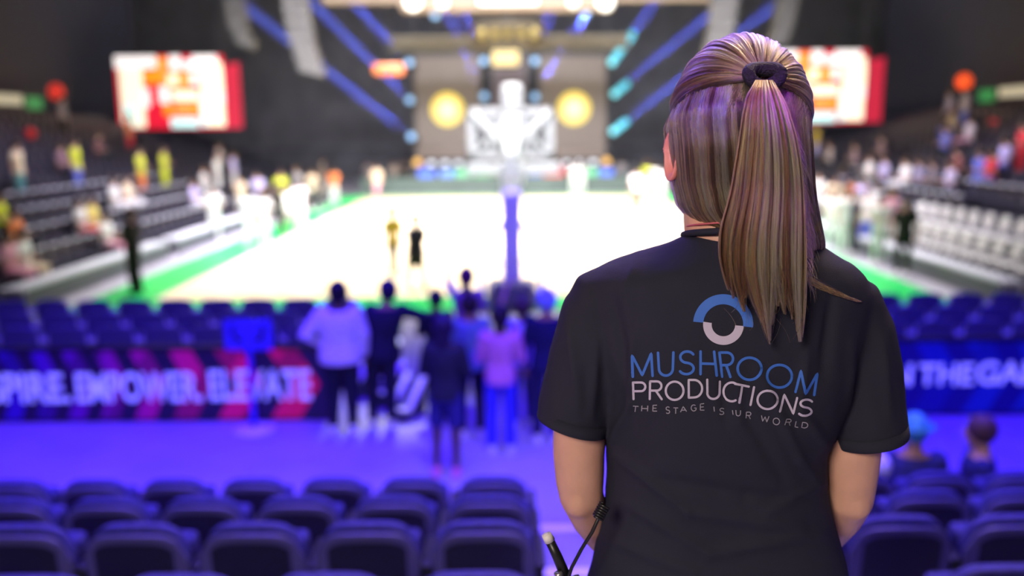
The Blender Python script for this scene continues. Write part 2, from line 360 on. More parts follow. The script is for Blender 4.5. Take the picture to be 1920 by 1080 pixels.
b.ell(HC+Vector((-.005, .035, -.075)), (.056, .06, .062), 20, 12)            # jaw
b.tube([HC+Vector((-.006, .088, -.01)), HC+Vector((-.008, .112, -.045))], [.008, .013], 8)  # nose
for q in (-1, 1): b.ell(HC+Vector((q*.033-.004, .082, -.008)), (.017, .012, .01), 10, 8)
b.tube([HC+Vector((-.03, .088, -.078)), HC+Vector((-.005, .1, -.08)), HC+Vector((.02, .088, -.078))], [.005, .008, .005], 8)
for q in 'LR':
    pts, rr = ARM[q]; P = [px(p) for p in pts]; r = [a/PXM for a in rr]
    F = [Wp(*f) for f in FORE[q]]
    b.tube(P+F[1:], r+[40/PXM, 36/PXM, 25/PXM], 18)
    b.ell(P[-1]+Vector(((-1 if q == 'L' else 1)*.004, -.012, 0)), (.024, .024, .028), 12, 8)
    hand_mb(b, F[-1], (F[-1]-F[-2])+Vector((0, .02, .012)), (0, .5, 1) if q == 'L' else (0, .5, -1), .175, 1 if q == 'L' else -1, .6)
for q in (-1, 1):  # legs inside the trousers
    b.tube([(.3+q*.09, YC, 2.78), (.3+q*.1, YC+.01, 2.5), (.3+q*.1, YC-.01, 2.07)], [.085, .055, .042], 14)
    b.tube([(.3+q*.1, YC-.02, 2.03), (.3+q*.1, YC+.12, 2.01)], [.035, .03], 10)
body = b.build('body', skin, None, voxel=.0045, smoothit=4); own(body)
# ear, the pink light on it put into its skin colour
e = MB(); ec = Wp(1263, 290, 1.20)
M = Euler((R(-8), R(6), R(22))).to_matrix()
pr = []
for k in range(22):
    a = 2*PI*k/22; pr.append((math.cos(a)*.019*(1 if math.sin(a) > 0 else .8), math.sin(a)*.033+(-.004 if math.sin(a) < 0 else 0)))
def eloop(k, x): return [ec+M@Vector((x, p[0]*k, p[1]*k)) for p in pr]
e.loft([eloop(.5, .012), eloop(.86, .006), eloop(1, -.002), eloop(.97, -.007), eloop(.8, -.006), eloop(.55, .001), eloop(.2, .002)])
own(e.build('ear', mat('skin_ear', (.80, .28, .28), .45, sss=.25, var=.05), None, smooth=True, voxel=.0018, smoothit=2))
# shirt
cloth = mat('black_cotton', (.021, .022, .040), .8, var=.10, scale=6, bump=.25, bscale=900, spec=.25)
g = MB(); g.rings([ring_px(*q) for q in TORSO], 40)
SL = {'L': [(1140, 512, 26), (1128, 535, 50), (1120, 565, 58), (1108, 610, 62), (1092, 690, 68), (1078, 760, 70), (1072, 797, 70.5)],
      'R': [(1578, 528, 30), (1590, 555, 54), (1612, 620, 62), (1620, 700, 68), (1624, 780, 72), (1626, 820, 75)]}
for q, L in SL.items():
    P = [px(p) for p in L]; rd = [p[2]/PXM for p in L]; rings = []
    ax = [(P[min(i+1, len(P)-1)]-P[max(i-1, 0)]).normalized() for i in range(len(P))]
    tilt = Vector(((-.12 if q == 'L' else .09), 0, 0))
    for i, (p, r_) in enumerate(zip(P, rd)):
        t = (ax[i]+tilt*(i/(len(P)-1))).normalized(); u = Vector((0, 1, 0)); s_ = t.cross(u).normalized()
        rings.append([p+s_*math.cos(2*PI*k/28)*r_+u*math.sin(2*PI*k/28)*r_*1.12 for k in range(28)])
    g.loft(rings)
    p, r_, t = P[-1], rd[-1], rings[-1]
sm = g.mesh('shirt', cloth); sm = remesh(sm, .0042, 14, 'shirt')
# folds pressed into the cloth: (x1, y1, x2, y2, width px, depth m)
FOLDS = [(1420, 690, 1500, 860, 9, .0035), (1500, 860, 1535, 905, 10, .003), (1390, 760, 1470, 900, 12, -.003), (1150, 850, 1290, 960, 10, .0035), (1290, 960, 1500, 990, 12, .0035), (1170, 940, 1330, 1040, 10, .003),
         (1330, 1040, 1540, 1000, 12, .003), (1145, 830, 1180, 760, 9, .004), (1180, 760, 1185, 640, 10, .003), (1150, 560, 1175, 700, 12, -.004), (1560, 560, 1545, 700, 12, -.004), (1545, 830, 1500, 770, 10, .004),
         (1500, 770, 1515, 660, 10, .003), (1545, 905, 1440, 960, 9, .003), (1240, 900, 1400, 930, 14, -.003), (1400, 930, 1530, 940, 12, -.003), (1060, 560, 1085, 760, 10, .003), (1120, 640, 1110, 780, 9, .003),
         (1655, 640, 1670, 780, 10, .003), (1600, 640, 1590, 800, 9, .003), (1140, 1010, 1300, 1075, 12, .003), (1380, 700, 1390, 790, 8, .0022), (1352, 690, 1362, 800, 7, -.0022), (1200, 480, 1160, 560, 9, .002)]
cR = CM.to_3x3().inverted()
def to_px(v):
    c = cR @ (v-Vector((0, 0, EYE))); return 960+FPX*c.x/-c.z, 540-FPX*c.y/-c.z
HEM = {'L': ((1003, 783), (1140, 822)), 'R': (( 1545, 838), (1700, 806))}
SN = [v.normal.copy() for v in sm.vertices]; SCO = [v.co.copy() for v in sm.vertices]
for vi, vc in enumerate(SCO):
    x, y = to_px(vc); d = 0
    for (x1, y1, x2, y2, w_, dep) in FOLDS:
        t = max(0, min(1, ((x-x1)*(x2-x1)+(y-y1)*(y2-y1))/((x2-x1)**2+(y2-y1)**2)))
        q = math.hypot(x-x1-t*(x2-x1), y-y1-t*(y2-y1))/w_
        if q < 3: d += 1.5*dep*math.exp(-q*q)*(.35+.65*math.sin(PI*(.1+.8*t)))
    d += .0022*noise.noise(vc*14)+.001*noise.noise(vc*34)
    SCO[vi] = vc+SN[vi]*d
sm.vertices.foreach_set('co', np.array(SCO, dtype=np.float32).ravel()); sm.update()
so = link('shirt', sm); own(so)
bvh = BVHTree.FromPolygons([v.co+Vector((.3, YC, 1.98)) for v in sm.vertices], [p.vertices[:] for p in sm.polygons])
def on_shirt(x, y, lift=.0007):
    d = (CM.to_3x3() @ Vector(((x-960)/FPX, (540-y)/FPX, -1))).normalized()
    h, n, i, t = bvh.ray_cast(Vector((0, 0, EYE)), d)
    if h is None: return None
    if n.dot(d) > 0: n = -n
    return h+n*lift
# collar band and sleeve hems
def band(name, pts, rad, m, flat=.35):
    P = [p for p in (on_shirt(x, y, .0) for x, y in pts) if p]
    if len(P) < 2: return
    o = MB().tube(P, rad, 8, round_=True).build(name, m, None, smooth=True); o.data.transform(WI); o.parent = so; return o
for q, L in SL.items():
    p = px(L[-1]); r_ = L[-1][2]/PXM; ax = (p-px(L[-2])).normalized(); t = (ax+Vector(((-.12 if q == 'L' else .09), 0, 0))).normalized(); s_ = t.cross(Vector((0, 1, 0))).normalized()
    loop = [p-t*.001+s_*math.cos(2*PI*k/40)*(r_*.995)+Vector((0, 1, 0))*math.sin(2*PI*k/40)*r_*1.115 for k in range(40)]
    loop2 = [v-t*.018+(v-p)*.012 for v in loop]; loop3 = [v-(v-p)*.08 for v in loop]
    o = MB().loft([loop3, loop, [v+(v-p)*.012-t*.002 for v in loop], loop2, [v-(v-p)*.06 for v in loop2]], caps=False).build('sleeve_hem', cloth, None, smooth=True); o.data.transform(WI); o.parent = so
cr = []
for i in range(33):
    a = 2*PI*i/32; c0 = Wp(1382, 436, 1.205)
    cr.append(c0+Vector((math.cos(a)*.0725, math.sin(a)*.064, -.002-.012*math.sin(a))))
o = MB().tube(cr, .0048, 8, round_=False).build('collar', cloth, None, smooth=True); o.data.transform(WI); o.parent = so
# thin pink cord at the neck
nc = [Wp(1382, 424, 1.205)+Vector((math.cos(2*PI*i/32)*.0700, math.sin(2*PI*i/32)*.060, -.012*math.sin(2*PI*i/32))) for i in range(33)]
own(MB().tube(nc, .0014, 6, round_=False).build('necklace', mat('cord_pink', (.55, .12, .16), .5), None, smooth=True))
# ---- the print on the back: strokes in photo crop units, laid on the cloth
K = 3.8575
def crop(p): return (1160+p[0]/K, 540+p[1]/K)
def resample(P, step):
    out = [P[0]]
    for a, b_ in zip(P, P[1:]):
        n = max(1, int(math.dist(a, b_)/step)); out += [(a[0]+(b_[0]-a[0])*k/n, a[1]+(b_[1]-a[1])*k/n) for k in range(1, n+1)]
    return out
def stroke(mb, P, w_, cap=True, lift=.0008):
    P = resample(P, 7); n = len(P); L = []; Rr = []
    for i, p in enumerate(P):
        a, b_ = P[max(i-1, 0)], P[min(i+1, n-1)]; d = math.dist(a, b_) or 1; nx, ny = -(b_[1]-a[1])/d, (b_[0]-a[0])/d
        L.append((p[0]+nx*w_/2, p[1]+ny*w_/2)); Rr.append((p[0]-nx*w_/2, p[1]-ny*w_/2))
    vs = []
    for a, c_, b_ in zip(L, P, Rr):
        for q in (a, c_, b_):
            h = on_shirt(*crop(q), lift); vs.append(h if h else Vector((0, 0, -9)))
    mb.add(vs, [(3*i+k, 3*i+k+1, 3*i+k+4, 3*i+k+3) for i in range(n-1) for k in (0, 1)])
    if cap:
        for c_ in (P[0], P[-1]):
            ring = [on_shirt(*crop((c_[0]+math.cos(2*PI*k/12)*w_/2, c_[1]+math.sin(2*PI*k/12)*w_/2)), lift) for k in range(12)]
            if all(ring): mb.add(ring, [tuple(range(12))])
def arc(cx, cy, rx, ry, a0, a1, n=28): return [(cx+rx*math.cos(R(a0+(a1-a0)*k/n)), cy-ry*math.sin(R(a0+(a1-a0)*k/n))) for k in range(n+1)]
def Sg(x0, y0, x1, y1, sk=0):
    cx = (x0+x1)/2; w_ = (x1-x0)/2; h = (y1-y0)/4
    P = arc(cx+sk, y0+h, w_*.95, h, 30, 250, 16)+arc(cx-sk, y1-h, w_, h, 80, -150, 18)
    return P
def Rg(bl, tl, w_, leg):
    h = ((bl[0]-tl[0]), (bl[1]-tl[1])); m = (tl[0]+h[0]*.52, tl[1]+h[1]*.52); cy = (tl[1]+m[1])/2; r = (m[1]-tl[1])/2
    bowl = [tl]+arc(tl[0]+w_-r, cy, r, r, 90, -90, 14)+[m]
    out = [[bl, tl], bowl]
    if leg: out.append([(tl[0]+w_*.5, m[1]), leg])
    return out
blue = MB(); white = MB()
for P in ([(103, 640), (98, 488), (172, 630), (236, 472), (246, 634)], [(285, 468), (292, 585)]+arc(342, 582, 50, 50, 180, 360, 14)+[(396, 465)], Sg(440, 458, 545, 622, 3),
          [(592, 458), (592, 622)], [(690, 460), (708, 632)], [(594, 545), (700, 548)], *Rg((748, 640), (728, 466), 98, (808, 642)),
          arc(945, 583, 86, 80, 0, 360, 40), arc(1161, 637, 90, 82, 0, 360, 40), [(1278, 750), (1318, 598), (1350, 764), (1434, 618), (1412, 772)]): stroke(blue, P, 19)
for P in (*Rg((108, 802), (104, 682), 90, None), *Rg((226, 802), (228, 674), 82, (312, 803)), arc(405, 742, 64, 66, 0, 360, 34),
          [(507, 792), (506, 664), (545, 664)]+arc(545, 727, 58, 63, 90, -90, 16)+[(507, 792)], [(640, 662), (641, 755)]+arc(684, 757, 44, 44, 180, 360, 14)+[(730, 676)],
          arc(818, 750, 60, 68, 62, 298, 24), [(842, 692), (940, 712)], [(892, 704), (872, 828)], [(978, 716), (953, 844)], arc(1075, 808, 72, 66, 0, 360, 34),
          [(1164, 892), (1196, 770), (1262, 908), (1290, 794)], Sg(1305, 806, 1398, 922, 6)): stroke(white, P, 16)
small = [[(104, 852), (145, 855)], [(124, 853), (119, 894)], [(170, 850), (167, 890)], [(212, 850), (210, 890)], [(169, 870), (211, 871)], [(278, 846), (250, 847), (248, 889), (278, 889)], [(249, 868), (274, 868)],
         Sg(343, 858, 369, 906, 0), [(396, 865), (430, 866)], [(413, 866), (412, 908)], [(447, 897), (467, 856), (491, 892)], [(455, 883), (483, 881)],
         arc(543, 866, 19, 22, 50, 330, 16)+[(560, 866), (546, 866)], [(617, 834), (590, 838), (590, 882), (619, 882)], [(590, 860), (614, 858)], [(688, 857), (692, 892)], Sg(728, 869, 760, 914, 2),
         [(822, 882), (827, 915)], [(848, 882), (849, 905)]+arc(864, 907, 15, 17, 180, 360, 10)+[(880, 884)], *Rg((918, 942), (922, 896), 34, (952, 945)), [(1032, 920), (1040, 962), (1058, 930), (1070, 968), (1086, 926)],
         arc(1140, 963, 24, 24, 0, 360, 24), *Rg((1200, 990), (1212, 948), 32, (1236, 996)), [(1282, 962), (1272, 1003), (1296, 1007)], [(1330, 968), (1322, 1006), (1340, 1010)]+arc(1345, 990, 22, 19, -80, 85, 10)+[(1330, 968)]]
tiny = MB()
for P in small: stroke(tiny, P, 6.5, False)
def sector(mb, cx, cy, r0, r1, a0, a1):
    n = 60; A = [R(a0+(a1-a0)*k/n) for k in range(n+1)]; M_ = 6; vs = []
    for a in A:
        for k in range(M_+1):
            r_ = r0+(r1-r0)*k/M_; vs.append(on_shirt(*crop((cx+r_*math.cos(a), cy-r_*math.sin(a))), .0008))
    mb.add(vs, [(i*(M_+1)+k, i*(M_+1)+k+1, (i+1)*(M_+1)+k+1, (i+1)*(M_+1)+k) for i in range(n) for k in range(M_)])
la = MB(); sector(la, 755, 262, 144, 217, 175, -6)
lb = MB(); sector(lb, 757, 264, 85, 147, 172, 356)
pb = mat('print_blue', (.045, .16, .62), .6, var=.04); pw = mat('print_white', (.56, .50, .66), .6, var=.04); pg = mat('print_grey', (.33, .31, .38), .6, var=.04)
for nm, mb_, m_ in (('logo_arc', la, pb), ('logo_arc', lb, pw), ('lettering', blue, pb), ('lettering', white, pw), ('lettering', tiny, pg)):
    o = mb_.build(nm, m_, None); o.data.transform(WI); o.parent = so
# trousers, shoes
t = MB(); t.rings([(.3, YC, 2.70, .16, .11), (.3, YC, 2.78, .165, .115), (.3, YC, 2.83, .15, .105)], 28)
for q in (-1, 1): t.tube([(.3+q*.085, YC, 2.76), (.3+q*.1, YC+.01, 2.45), (.3+q*.1, YC-.01, 2.05)], [.1, .075, .065], 18, round_=False)
own(t.build('trousers', mat('black_denim', (.02, .02, .03), .75), None, voxel=.007, smoothit=3))
for q in (-1, 1):
    x = .3+q*.1; own(MB().rings([(x, YC+.04, 1.982, .044, .13, 2.5), (x, YC+.04, 2.01, .047, .135, 2.5), (x, YC+.03, 2.04, .042, .11), (x, YC-.01, 2.08, .04, .055)], 18).build('shoe', mat('shoe_black', (.03, .03, .03), .5), None, smooth=True))
# radio antenna with white tip, coiled lead
rad = empty('radio', Wp(1062, 1120, 1.10), 0, 'black handheld radio with a white-tipped aerial clipped at the woman\'s hip', 'radio')
rp = Vector(rad.location)
def pr_(name, mb, m, parent): o = mb.build(name, m, None, smooth=True); o.data.transform(Matrix.Translation(-rp)); o.parent = parent; return o
A0, A1, A2 = Wp(1062, 1085, 1.12), Wp(1031, 1014, 1.12), Wp(1024, 1001, 1.12)
blk = mat('radio_black', (.015, .015, .017), .35)
ant = pr_('aerial', MB().tube([A0, Wp(1046, 1046, 1.12), A1], [.0078, .0072, .0065], 12, round_=False), blk, rad)
pr_('aerial_tip', MB().tube([A1, A2], [.0078, .007], 14, round_=False).tube([A2, A2+(A2-A1).normalized()*.0012], [.0045, .0045], 10, round_=False), mat('tip_white', (.8, .76, .72), .4), ant)
pr_('casing', MB().box(Wp(1078, 1160, 1.12), (.055, .035, .11), ry=R(-20), bev=.006), blk, rad)
pr_('knob', MB().cyl(Wp(1049, 1081, 1.11), Wp(1046, 1073, 1.11), .006), mat('knob_silver', (.5, .48, .5), .3, metal=.8), rad)
pr_('clip', MB().box(Wp(1098, 1150, 1.14), (.05, .012, .06), bev=.003), blk, rad)
cw = MB(); cp = [Wp(1131, 955, 1.11), Wp(1122, 972, 1.10), Wp(1110, 998, 1.10), Wp(1090, 1030, 1.10), Wp(1072, 1064, 1.11), Wp(1062, 1092, 1.115)]
cw.tube(cp[1:], .0026, 8)
hx = []
ax0, ax1 = Wp(1134, 946, 1.108), Wp(1120, 972, 1.10); dv = (ax1-ax0).normalized(); u = dv.orthogonal().normalized(); v_ = dv.cross(u)
for k in range(97): a = k/96*2*PI*6; hx.append(ax0.lerp(ax1, k/96)+(u*math.cos(a)+v_*math.sin(a))*.0068)
cw.tube(hx, .0019, 6)
pr_('coiled_lead', cw, blk, rad)
# ------------------------------------------------------------------ hair of the woman
def hair_material(name, stops, rough=.32, purple=None):
    m = bpy.data.materials.new(name); m.use_nodes = True; nt = m.node_tree
    for n in list(nt.nodes): nt.nodes.remove(n)
    out = nt.nodes.new('ShaderNodeOutputMaterial'); h = nt.nodes.new('ShaderNodeBsdfHairPrincipled')
    h.parametrization = 'COLOR'; h.inputs['Roughness'].default_value = rough; h.inputs['Radial Roughness'].default_value = .5
    h.inputs['Random Roughness'].default_value = .2
    at = nt.nodes.new('ShaderNodeAttribute'); at.attribute_name = 'tone'
    rp = nt.nodes.new('ShaderNodeValToRGB'); cr = rp.color_ramp
    while len(cr.elements) > 1: cr.elements.remove(cr.elements[-1])
    cr.elements[0].position = stops[0][0]; cr.elements[0].color = (*stops[0][1], 1)
    for p, c in stops[1:]: e = cr.elements.new(p); e.color = (*c, 1)
    nt.links.new(at.outputs['Fac'], rp.inputs['Fac']); nt.links.new(rp.outputs['Color'], h.inputs['Color']); nt.links.new(h.outputs[0], out.inputs['Surface'])
    return m
HM = hair_material('hair_highlighted', [(0, (.025, .012, .007)), (.32, (.10, .045, .018)), (.55, (.36, .185, .075)), (.78, (.66, .41, .18)), (1, (.86, .62, .31))])
HT = hair_material('hair_tail', [(0, (.04, .016, .008)), (.32, (.17, .06, .022)), (.55, (.48, .205, .06)), (.78, (.76, .40, .12)), (1, (.92, .62, .24))])
S.cycles_curves.shape = 'RIBBONS'
def hair_object(name, strands, rad, tones, m, parent):
    N = len(strands); n = len(strands[0])
    hc = bpy.data.hair_curves.new(name); hc.add_curves([n]*N)
    P = np.array(strands, dtype=np.float32).reshape(-1, 3)-np.array([.3, YC, 1.98], dtype=np.float32)
    hc.position_data.foreach_set('vector', P.ravel())
    a = hc.attributes.get('radius') or hc.attributes.new('radius', 'FLOAT', 'POINT')
    prof = np.clip(np.minimum(1, (1-np.linspace(0, 1, n))*4+.25), .2, 1)
    a.data.foreach_set('value', (np.tile(prof, N)*np.repeat(np.full(N, rad)*np.random.uniform(.7, 1.3, N), n)).astype(np.float32))
    t = hc.attributes.new('tone', 'FLOAT', 'CURVE'); t.data.foreach_set('value', np.clip(np.array(tones, dtype=np.float32), 0, 1))
    hc.materials.append(m)
    o = bpy.data.objects.new(name, hc); C.objects.link(o); o.parent = parent; return o
def n1(x, seed=0): return noise.noise(Vector((x, seed*7.3+.5, seed*1.7)))
hcx = (Wp(1258, 230, 1.22).x+Wp(1514, 230, 1.22).x)/2; hrx = (Wp(1514, 230, 1.22).x-Wp(1258, 230, 1.22).x)/2
HZT = Wp(1400, 70, 1.22).z; HH = Vector((hcx, 1.22, HZT-.113)); HR = Vector((hrx*.985, .104, .113))
TIE = Wp(1432, 143, 1.116)
def on_head(d, k=1.0): return Vector((HH.x+d.x*HR.x*k, HH.y+d.y*HR.y*k, HH.z+d.z*HR.z*k))
Td = Vector(((TIE.x-HH.x)/HR.x, (TIE.y-HH.y)/HR.y, (TIE.z-HH.z)/HR.z)).normalized()
ear_l = Vector((-1, .1, .06)).normalized()
nrm = ear_l.cross(Td); nrm = nrm if nrm.z > 0 else -nrm; nrm.normalize()
def slerp(a, b_, t):
    w_ = a.angle(b_); 
    return (a*math.sin((1-t)*w_)+b_*math.sin(t*w_))/math.sin(w_) if w_ > 1e-4 else a
strands = []; tones = []
e1 = Td.orthogonal().normalized(); e2 = Td.cross(e1)
while len(strands) < 15000:
    d = Vector((random.gauss(0, 1), random.gauss(0, 1), random.gauss(0, 1))).normalized()
    if d.dot(nrm) < -.03+.03*n1(d.x*6, 3): continue
    if d.y > .80 or (d.z < -.05): continue
    if random.random() > .25+.75*min(1, d.angle(Td)/1.3): continue
    az = math.atan2((d-Td*d.dot(Td)).dot(e2), (d-Td*d.dot(Td)).dot(e1))
    lay = random.random(); groove = .028*n1(az*9, 1)+.024*n1(az*22, 2)
    endd = (Td+(d-Td*d.dot(Td)).normalized()*.11*(.5+.5*lay)).normalized()
    n = 12; P = []; jx = random.gauss(0, .004)
    for i in range(n):
        t = i/(n-1); q = slerp(d, endd, t)
        k = 1.0+groove*math.sin(PI*min(1, t*1.1+.1))+.03*lay-.012+.02*math.sin(PI*t)*lay+jx*math.sin(PI*t)
        if i >= n-2: k -= .012*(i-n+3)
        P.append(on_head(q, k))
    strands.append(P); tones.append(.55+.8*n1(az*7, 4)+.6*n1(az*22, 5)+random.gauss(0, .14))
hair_object('hair', strands, .00034, tones, HM, woman)
# hanging lower hair
def interp(tab, z):
    for (z0, v0), (z1, v1) in zip(tab, tab[1:]):
        if z <= z0 and z >= z1: return v0+(v1-v0)*(z0-z)/(z0-z1)
    return tab[0][1] if z > tab[0][0] else tab[-1][1]
def edge(pts, Y): return [(Wp(x, y, Y).z, Wp(x, y, Y).x) for x, y in pts]
EL = edge([(1262, 180), (1258, 230), (1264, 290), (1270, 340), (1284, 390), (1306, 415), (1340, 436), (1362, 470), (1368, 520)], 1.19)
ER = edge([(1512, 180), (1516, 230), (1522, 300), (1532, 380), (1542, 440), (1548, 486), (1546, 520)], 1.19)
strands = []; tones = []
ZT = HH.z
while len(strands) < 13000:
    u = random.uniform(-1, 1); u = math.copysign(abs(u)**.85, u); lay = random.random()
    # start on the head where the pulled-back section begins
    a = u*PI/2*1.06; st = Vector((math.sin(a), -math.cos(a), 0))
    for _ in range(30):
        if st.normalized().dot(nrm) >= 0: break
        st.z += .03
    st.normalize(); st = (st+Vector((0, 0, random.uniform(-.25, .08)))).normalized()
    z0 = HH.z+st.z*HR.z
    right = u > .35
    zend = (Wp(1400, 505, 1.12).z if not right else Wp(1400, 500, 1.16).z)+random.uniform(-.012, .02)
    n = 16; P = []; lock = n1(u*7, 6); ph = random.uniform(0, 6)
    for i in range(n):
        t = i/(n-1); z = z0+(zend-z0)*t
        xl, xr = interp(EL, z), interp(ER, z); f = (math.sin(a)+1)/2
        x = xl+(xr-xl)*f
        dep = interp([(HH.z+.11, .03), (HH.z+.06, .085), (HH.z+.02, .103), (HH.z-.03, .103), (HH.z-.08, .088), (HH.z-.13, .082), (HH.z-.17, .084)], z)
        dep *= .86+.13*lay+.11*lock+.05*n1(u*19, 8)
        y = 1.22-max(0, math.cos(a))**.6*dep+(.02 if abs(u) > .95 else 0)
        if t < .12:
            p0 = on_head(st, .97+.03*lay); k = t/.12; x = p0.x*(1-k)+x*k; y = p0.y*(1-k)+y*k
        x += .0016*math.sin(ph+t*5)+.004*n1(u*5+t*2, 9)*t
        if right and t > .8: y += (t-.8)*.12
        P.append(Vector((x, y, z)))
    strands.append(P); tones.append(.56+.95*n1(u*9, 10)+.6*n1(u*30, 11)+random.gauss(0, .12)-.15*(u > .6))
hair_object('hair', strands, .00036, tones, HM, woman)
# the ponytail: locks of different length, read from the outline of the tail
TL = [(1416, 152), (1400, 180), (1392, 215), (1386, 260), (1378, 310), (1370, 360), (1360, 400), (1350, 440), (1345, 480), (1346, 520), (1352, 560), (1362, 600), (1372, 650)]
TR = [(1450, 152), (1464, 175), (1478, 205), (1492, 250), (1502, 300), (1508, 350), (1511, 400), (1513, 450), (1514, 500), (1514, 550), (1513, 600), (1512, 650), (1512, 660)]
def tail_x(tab, y):
    for (x0, y0), (x1, y1) in zip(tab, tab[1:]):
        if y <= y1: return x0+(x1-x0)*(y-y0)/(y1-y0)
    return tab[-1][0]
def tail_y(py):  # distance from the camera plane: out of the tie, over, and down along the back
    return np.interp(py, [150, 165, 190, 240, 320, 420, 520, 660], [1.100, 1.082, 1.072, 1.066, 1.064, 1.064, 1.068, 1.076])
LOCKS = [(-.93, 545, -.80), (-.76, 560, -.70), (-.60, 585, -.50), (-.45, 560, -.42), (-.30, 605, -.12), (-.18, 628, .02), (-.06, 646, .0), (.06, 640, .03), (.18, 610, .10), (.30, 575, .30), (.42, 590, .46), (.55, 600, .66), (.68, 622, .80), (.80, 642, .86), (.93, 600, .90)]
strands = []; tones = []
for li, (u0, yend, ut) in enumerate(LOCKS):
    for k in range(1150):
        u = u0+random.gauss(0, .085); u = max(-1, min(1, u)); v = random.uniform(-1, 1)
        ye = yend-abs(random.gauss(0, 26))*(1 if random.random() < .9 else 2.2); n = 18; P = []; ph = random.uniform(0, 6); am = random.uniform(.2, 1)
        for i in range(n):
            t = i/(n-1); py = 150+(ye-150)*(t**1.15)
            cv = max(0, (py-(yend-130))/130); cv = min(1, cv)**1.4
            uu = u*(1-cv*.92)+ut*cv*.92
            xl, xr = tail_x(TL, py), tail_x(TR, py)
            x = xl+(xr-xl)*(uu+1)/2+math.sin(ph+py*.022)*1.6*am*t+5*n1(u*4+py*.006, 12)*t
            th = np.interp(py, [150, 200, 300, 500, 650], [.010, .014, .016, .014, .006])*(1-cv*.5)
            y = tail_y(py)+v*th*math.sqrt(max(.05, 1-uu*uu*.8))+.009*n1(u*9+py*.002, 13)+.006*n1(u*24, 17)
            P.append(Wp(x, py, float(y)))
        strands.append(P)
        tones.append(.56+.7*n1(u*8, 14)+.65*n1(u*27, 15)+random.gauss(0, .14)-.25*(v > .2)+.06)
# a stray lock across the right shoulder
SW = [(1500, 505), (1518, 528), (1540, 540), (1562, 548), (1584, 558), (1602, 564), (1612, 566)]
for k in range(190):
    P = []; jy = random.gauss(0, 1); cut = random.uniform(.72, 1)
    for i in range(18):
        t = i/17*cut*(len(SW)-1); j = min(int(t), len(SW)-2); f = t-j
        x = SW[j][0]+(SW[j+1][0]-SW[j][0])*f; y = SW[j][1]+(SW[j+1][1]-SW[j][1])*f+jy*(3.4*(1-i/17)+.7)
        h = on_shirt(x, y, .0035+.001*random.random()) if i > 1 else None
        P.append(h if h else Wp(x, y, 1.082))
    strands.append(P); tones.append(.6+random.gauss(0, .15))
for (x0, y0, x1, y1) in ((1535, 527, 1565, 526), (1510, 488, 1560, 515), (1505, 470, 1545, 500)):
    for k in range(0):
        strands.append([Wp(x0+(x1-x0)*i/17, y0+(y1-y0)*i/17+random.gauss(0, .1)+k*.5, 1.08) for i in range(18)]); tones.append(.4)
hair_object('ponytail', strands, .00034, tones, HT, woman)
# flyaway hairs
strands = []; tones = []
for k in range(420):
    r_ = random.random()
    if r_ < .6:
        py = random.uniform(230, 520); x = tail_x(TR, py)-6; sgn = 1; Y = 1.10
    elif r_ < .68: py = random.uniform(520, 600); x = random.uniform(1345, 1510); sgn = random.choice((-1, 1)); Y = 1.072
    else: py = random.uniform(70, 200); x = None
    P = []
    if x is None:
        d = Vector((random.gauss(0, .7), random.uniform(-.5, .5), 1)).normalized(); lift = random.uniform(.01, .045)
        for i in range(10): t = i/9*.5; P.append(on_head(slerp(d, Td, t), 1.01+lift*math.sin(t*PI)))
    else:
        L_ = random.uniform(15, 55); b_ = random.uniform(.15, .6)*sgn
        for i in range(10): t = i/9; P.append(Wp(x+L_*b_*t+5*math.sin(t*3), py+L_*t, Y-.012*t))
    strands.append(P); tones.append(random.uniform(.3, .9))
hair_object('hair', strands, .00013, tones, HM, woman)
# dark under-layer so no scalp shows, and the tie
scalp = MB(); scalp.ell(HH, (HR.x*.93, HR.y*.93, HR.z*.95), 30, 20)
so_ = scalp.mesh('hair', mat('hair_root', (.035, .02, .014), .6)); bm = bmesh.new(); bm.from_mesh(so_)
dl = [v for v in bm.verts if (v.co-HH).y > .062 and (v.co-HH).z < .07 or (v.co-HH).z < -.085 and (v.co-HH).y > .0]
bmesh.ops.delete(bm, geom=dl, context='VERTS'); bm.to_mesh(so_); bm.free()
own(link('hair', so_))
ti = MB(); tn = (Vector((0, -.80, .45))).normalized(); tu = Vector((1, 0, 0)); tv = tn.cross(tu)
tc_ = Wp(1432, 142, 1.106)
ti.tube([tc_+tu*math.cos(a)*.0195+tv*math.sin(a)*.012+tn*(.004*math.cos(2*a)) for a in [2*PI*k/36 for k in range(37)]], .0082, 12, round_=False, flat=1.1)
own(ti.build('hair_tie', mat('tie_black', (.012, .012, .014), .7, bump=.6, bscale=400), None, smooth=True))
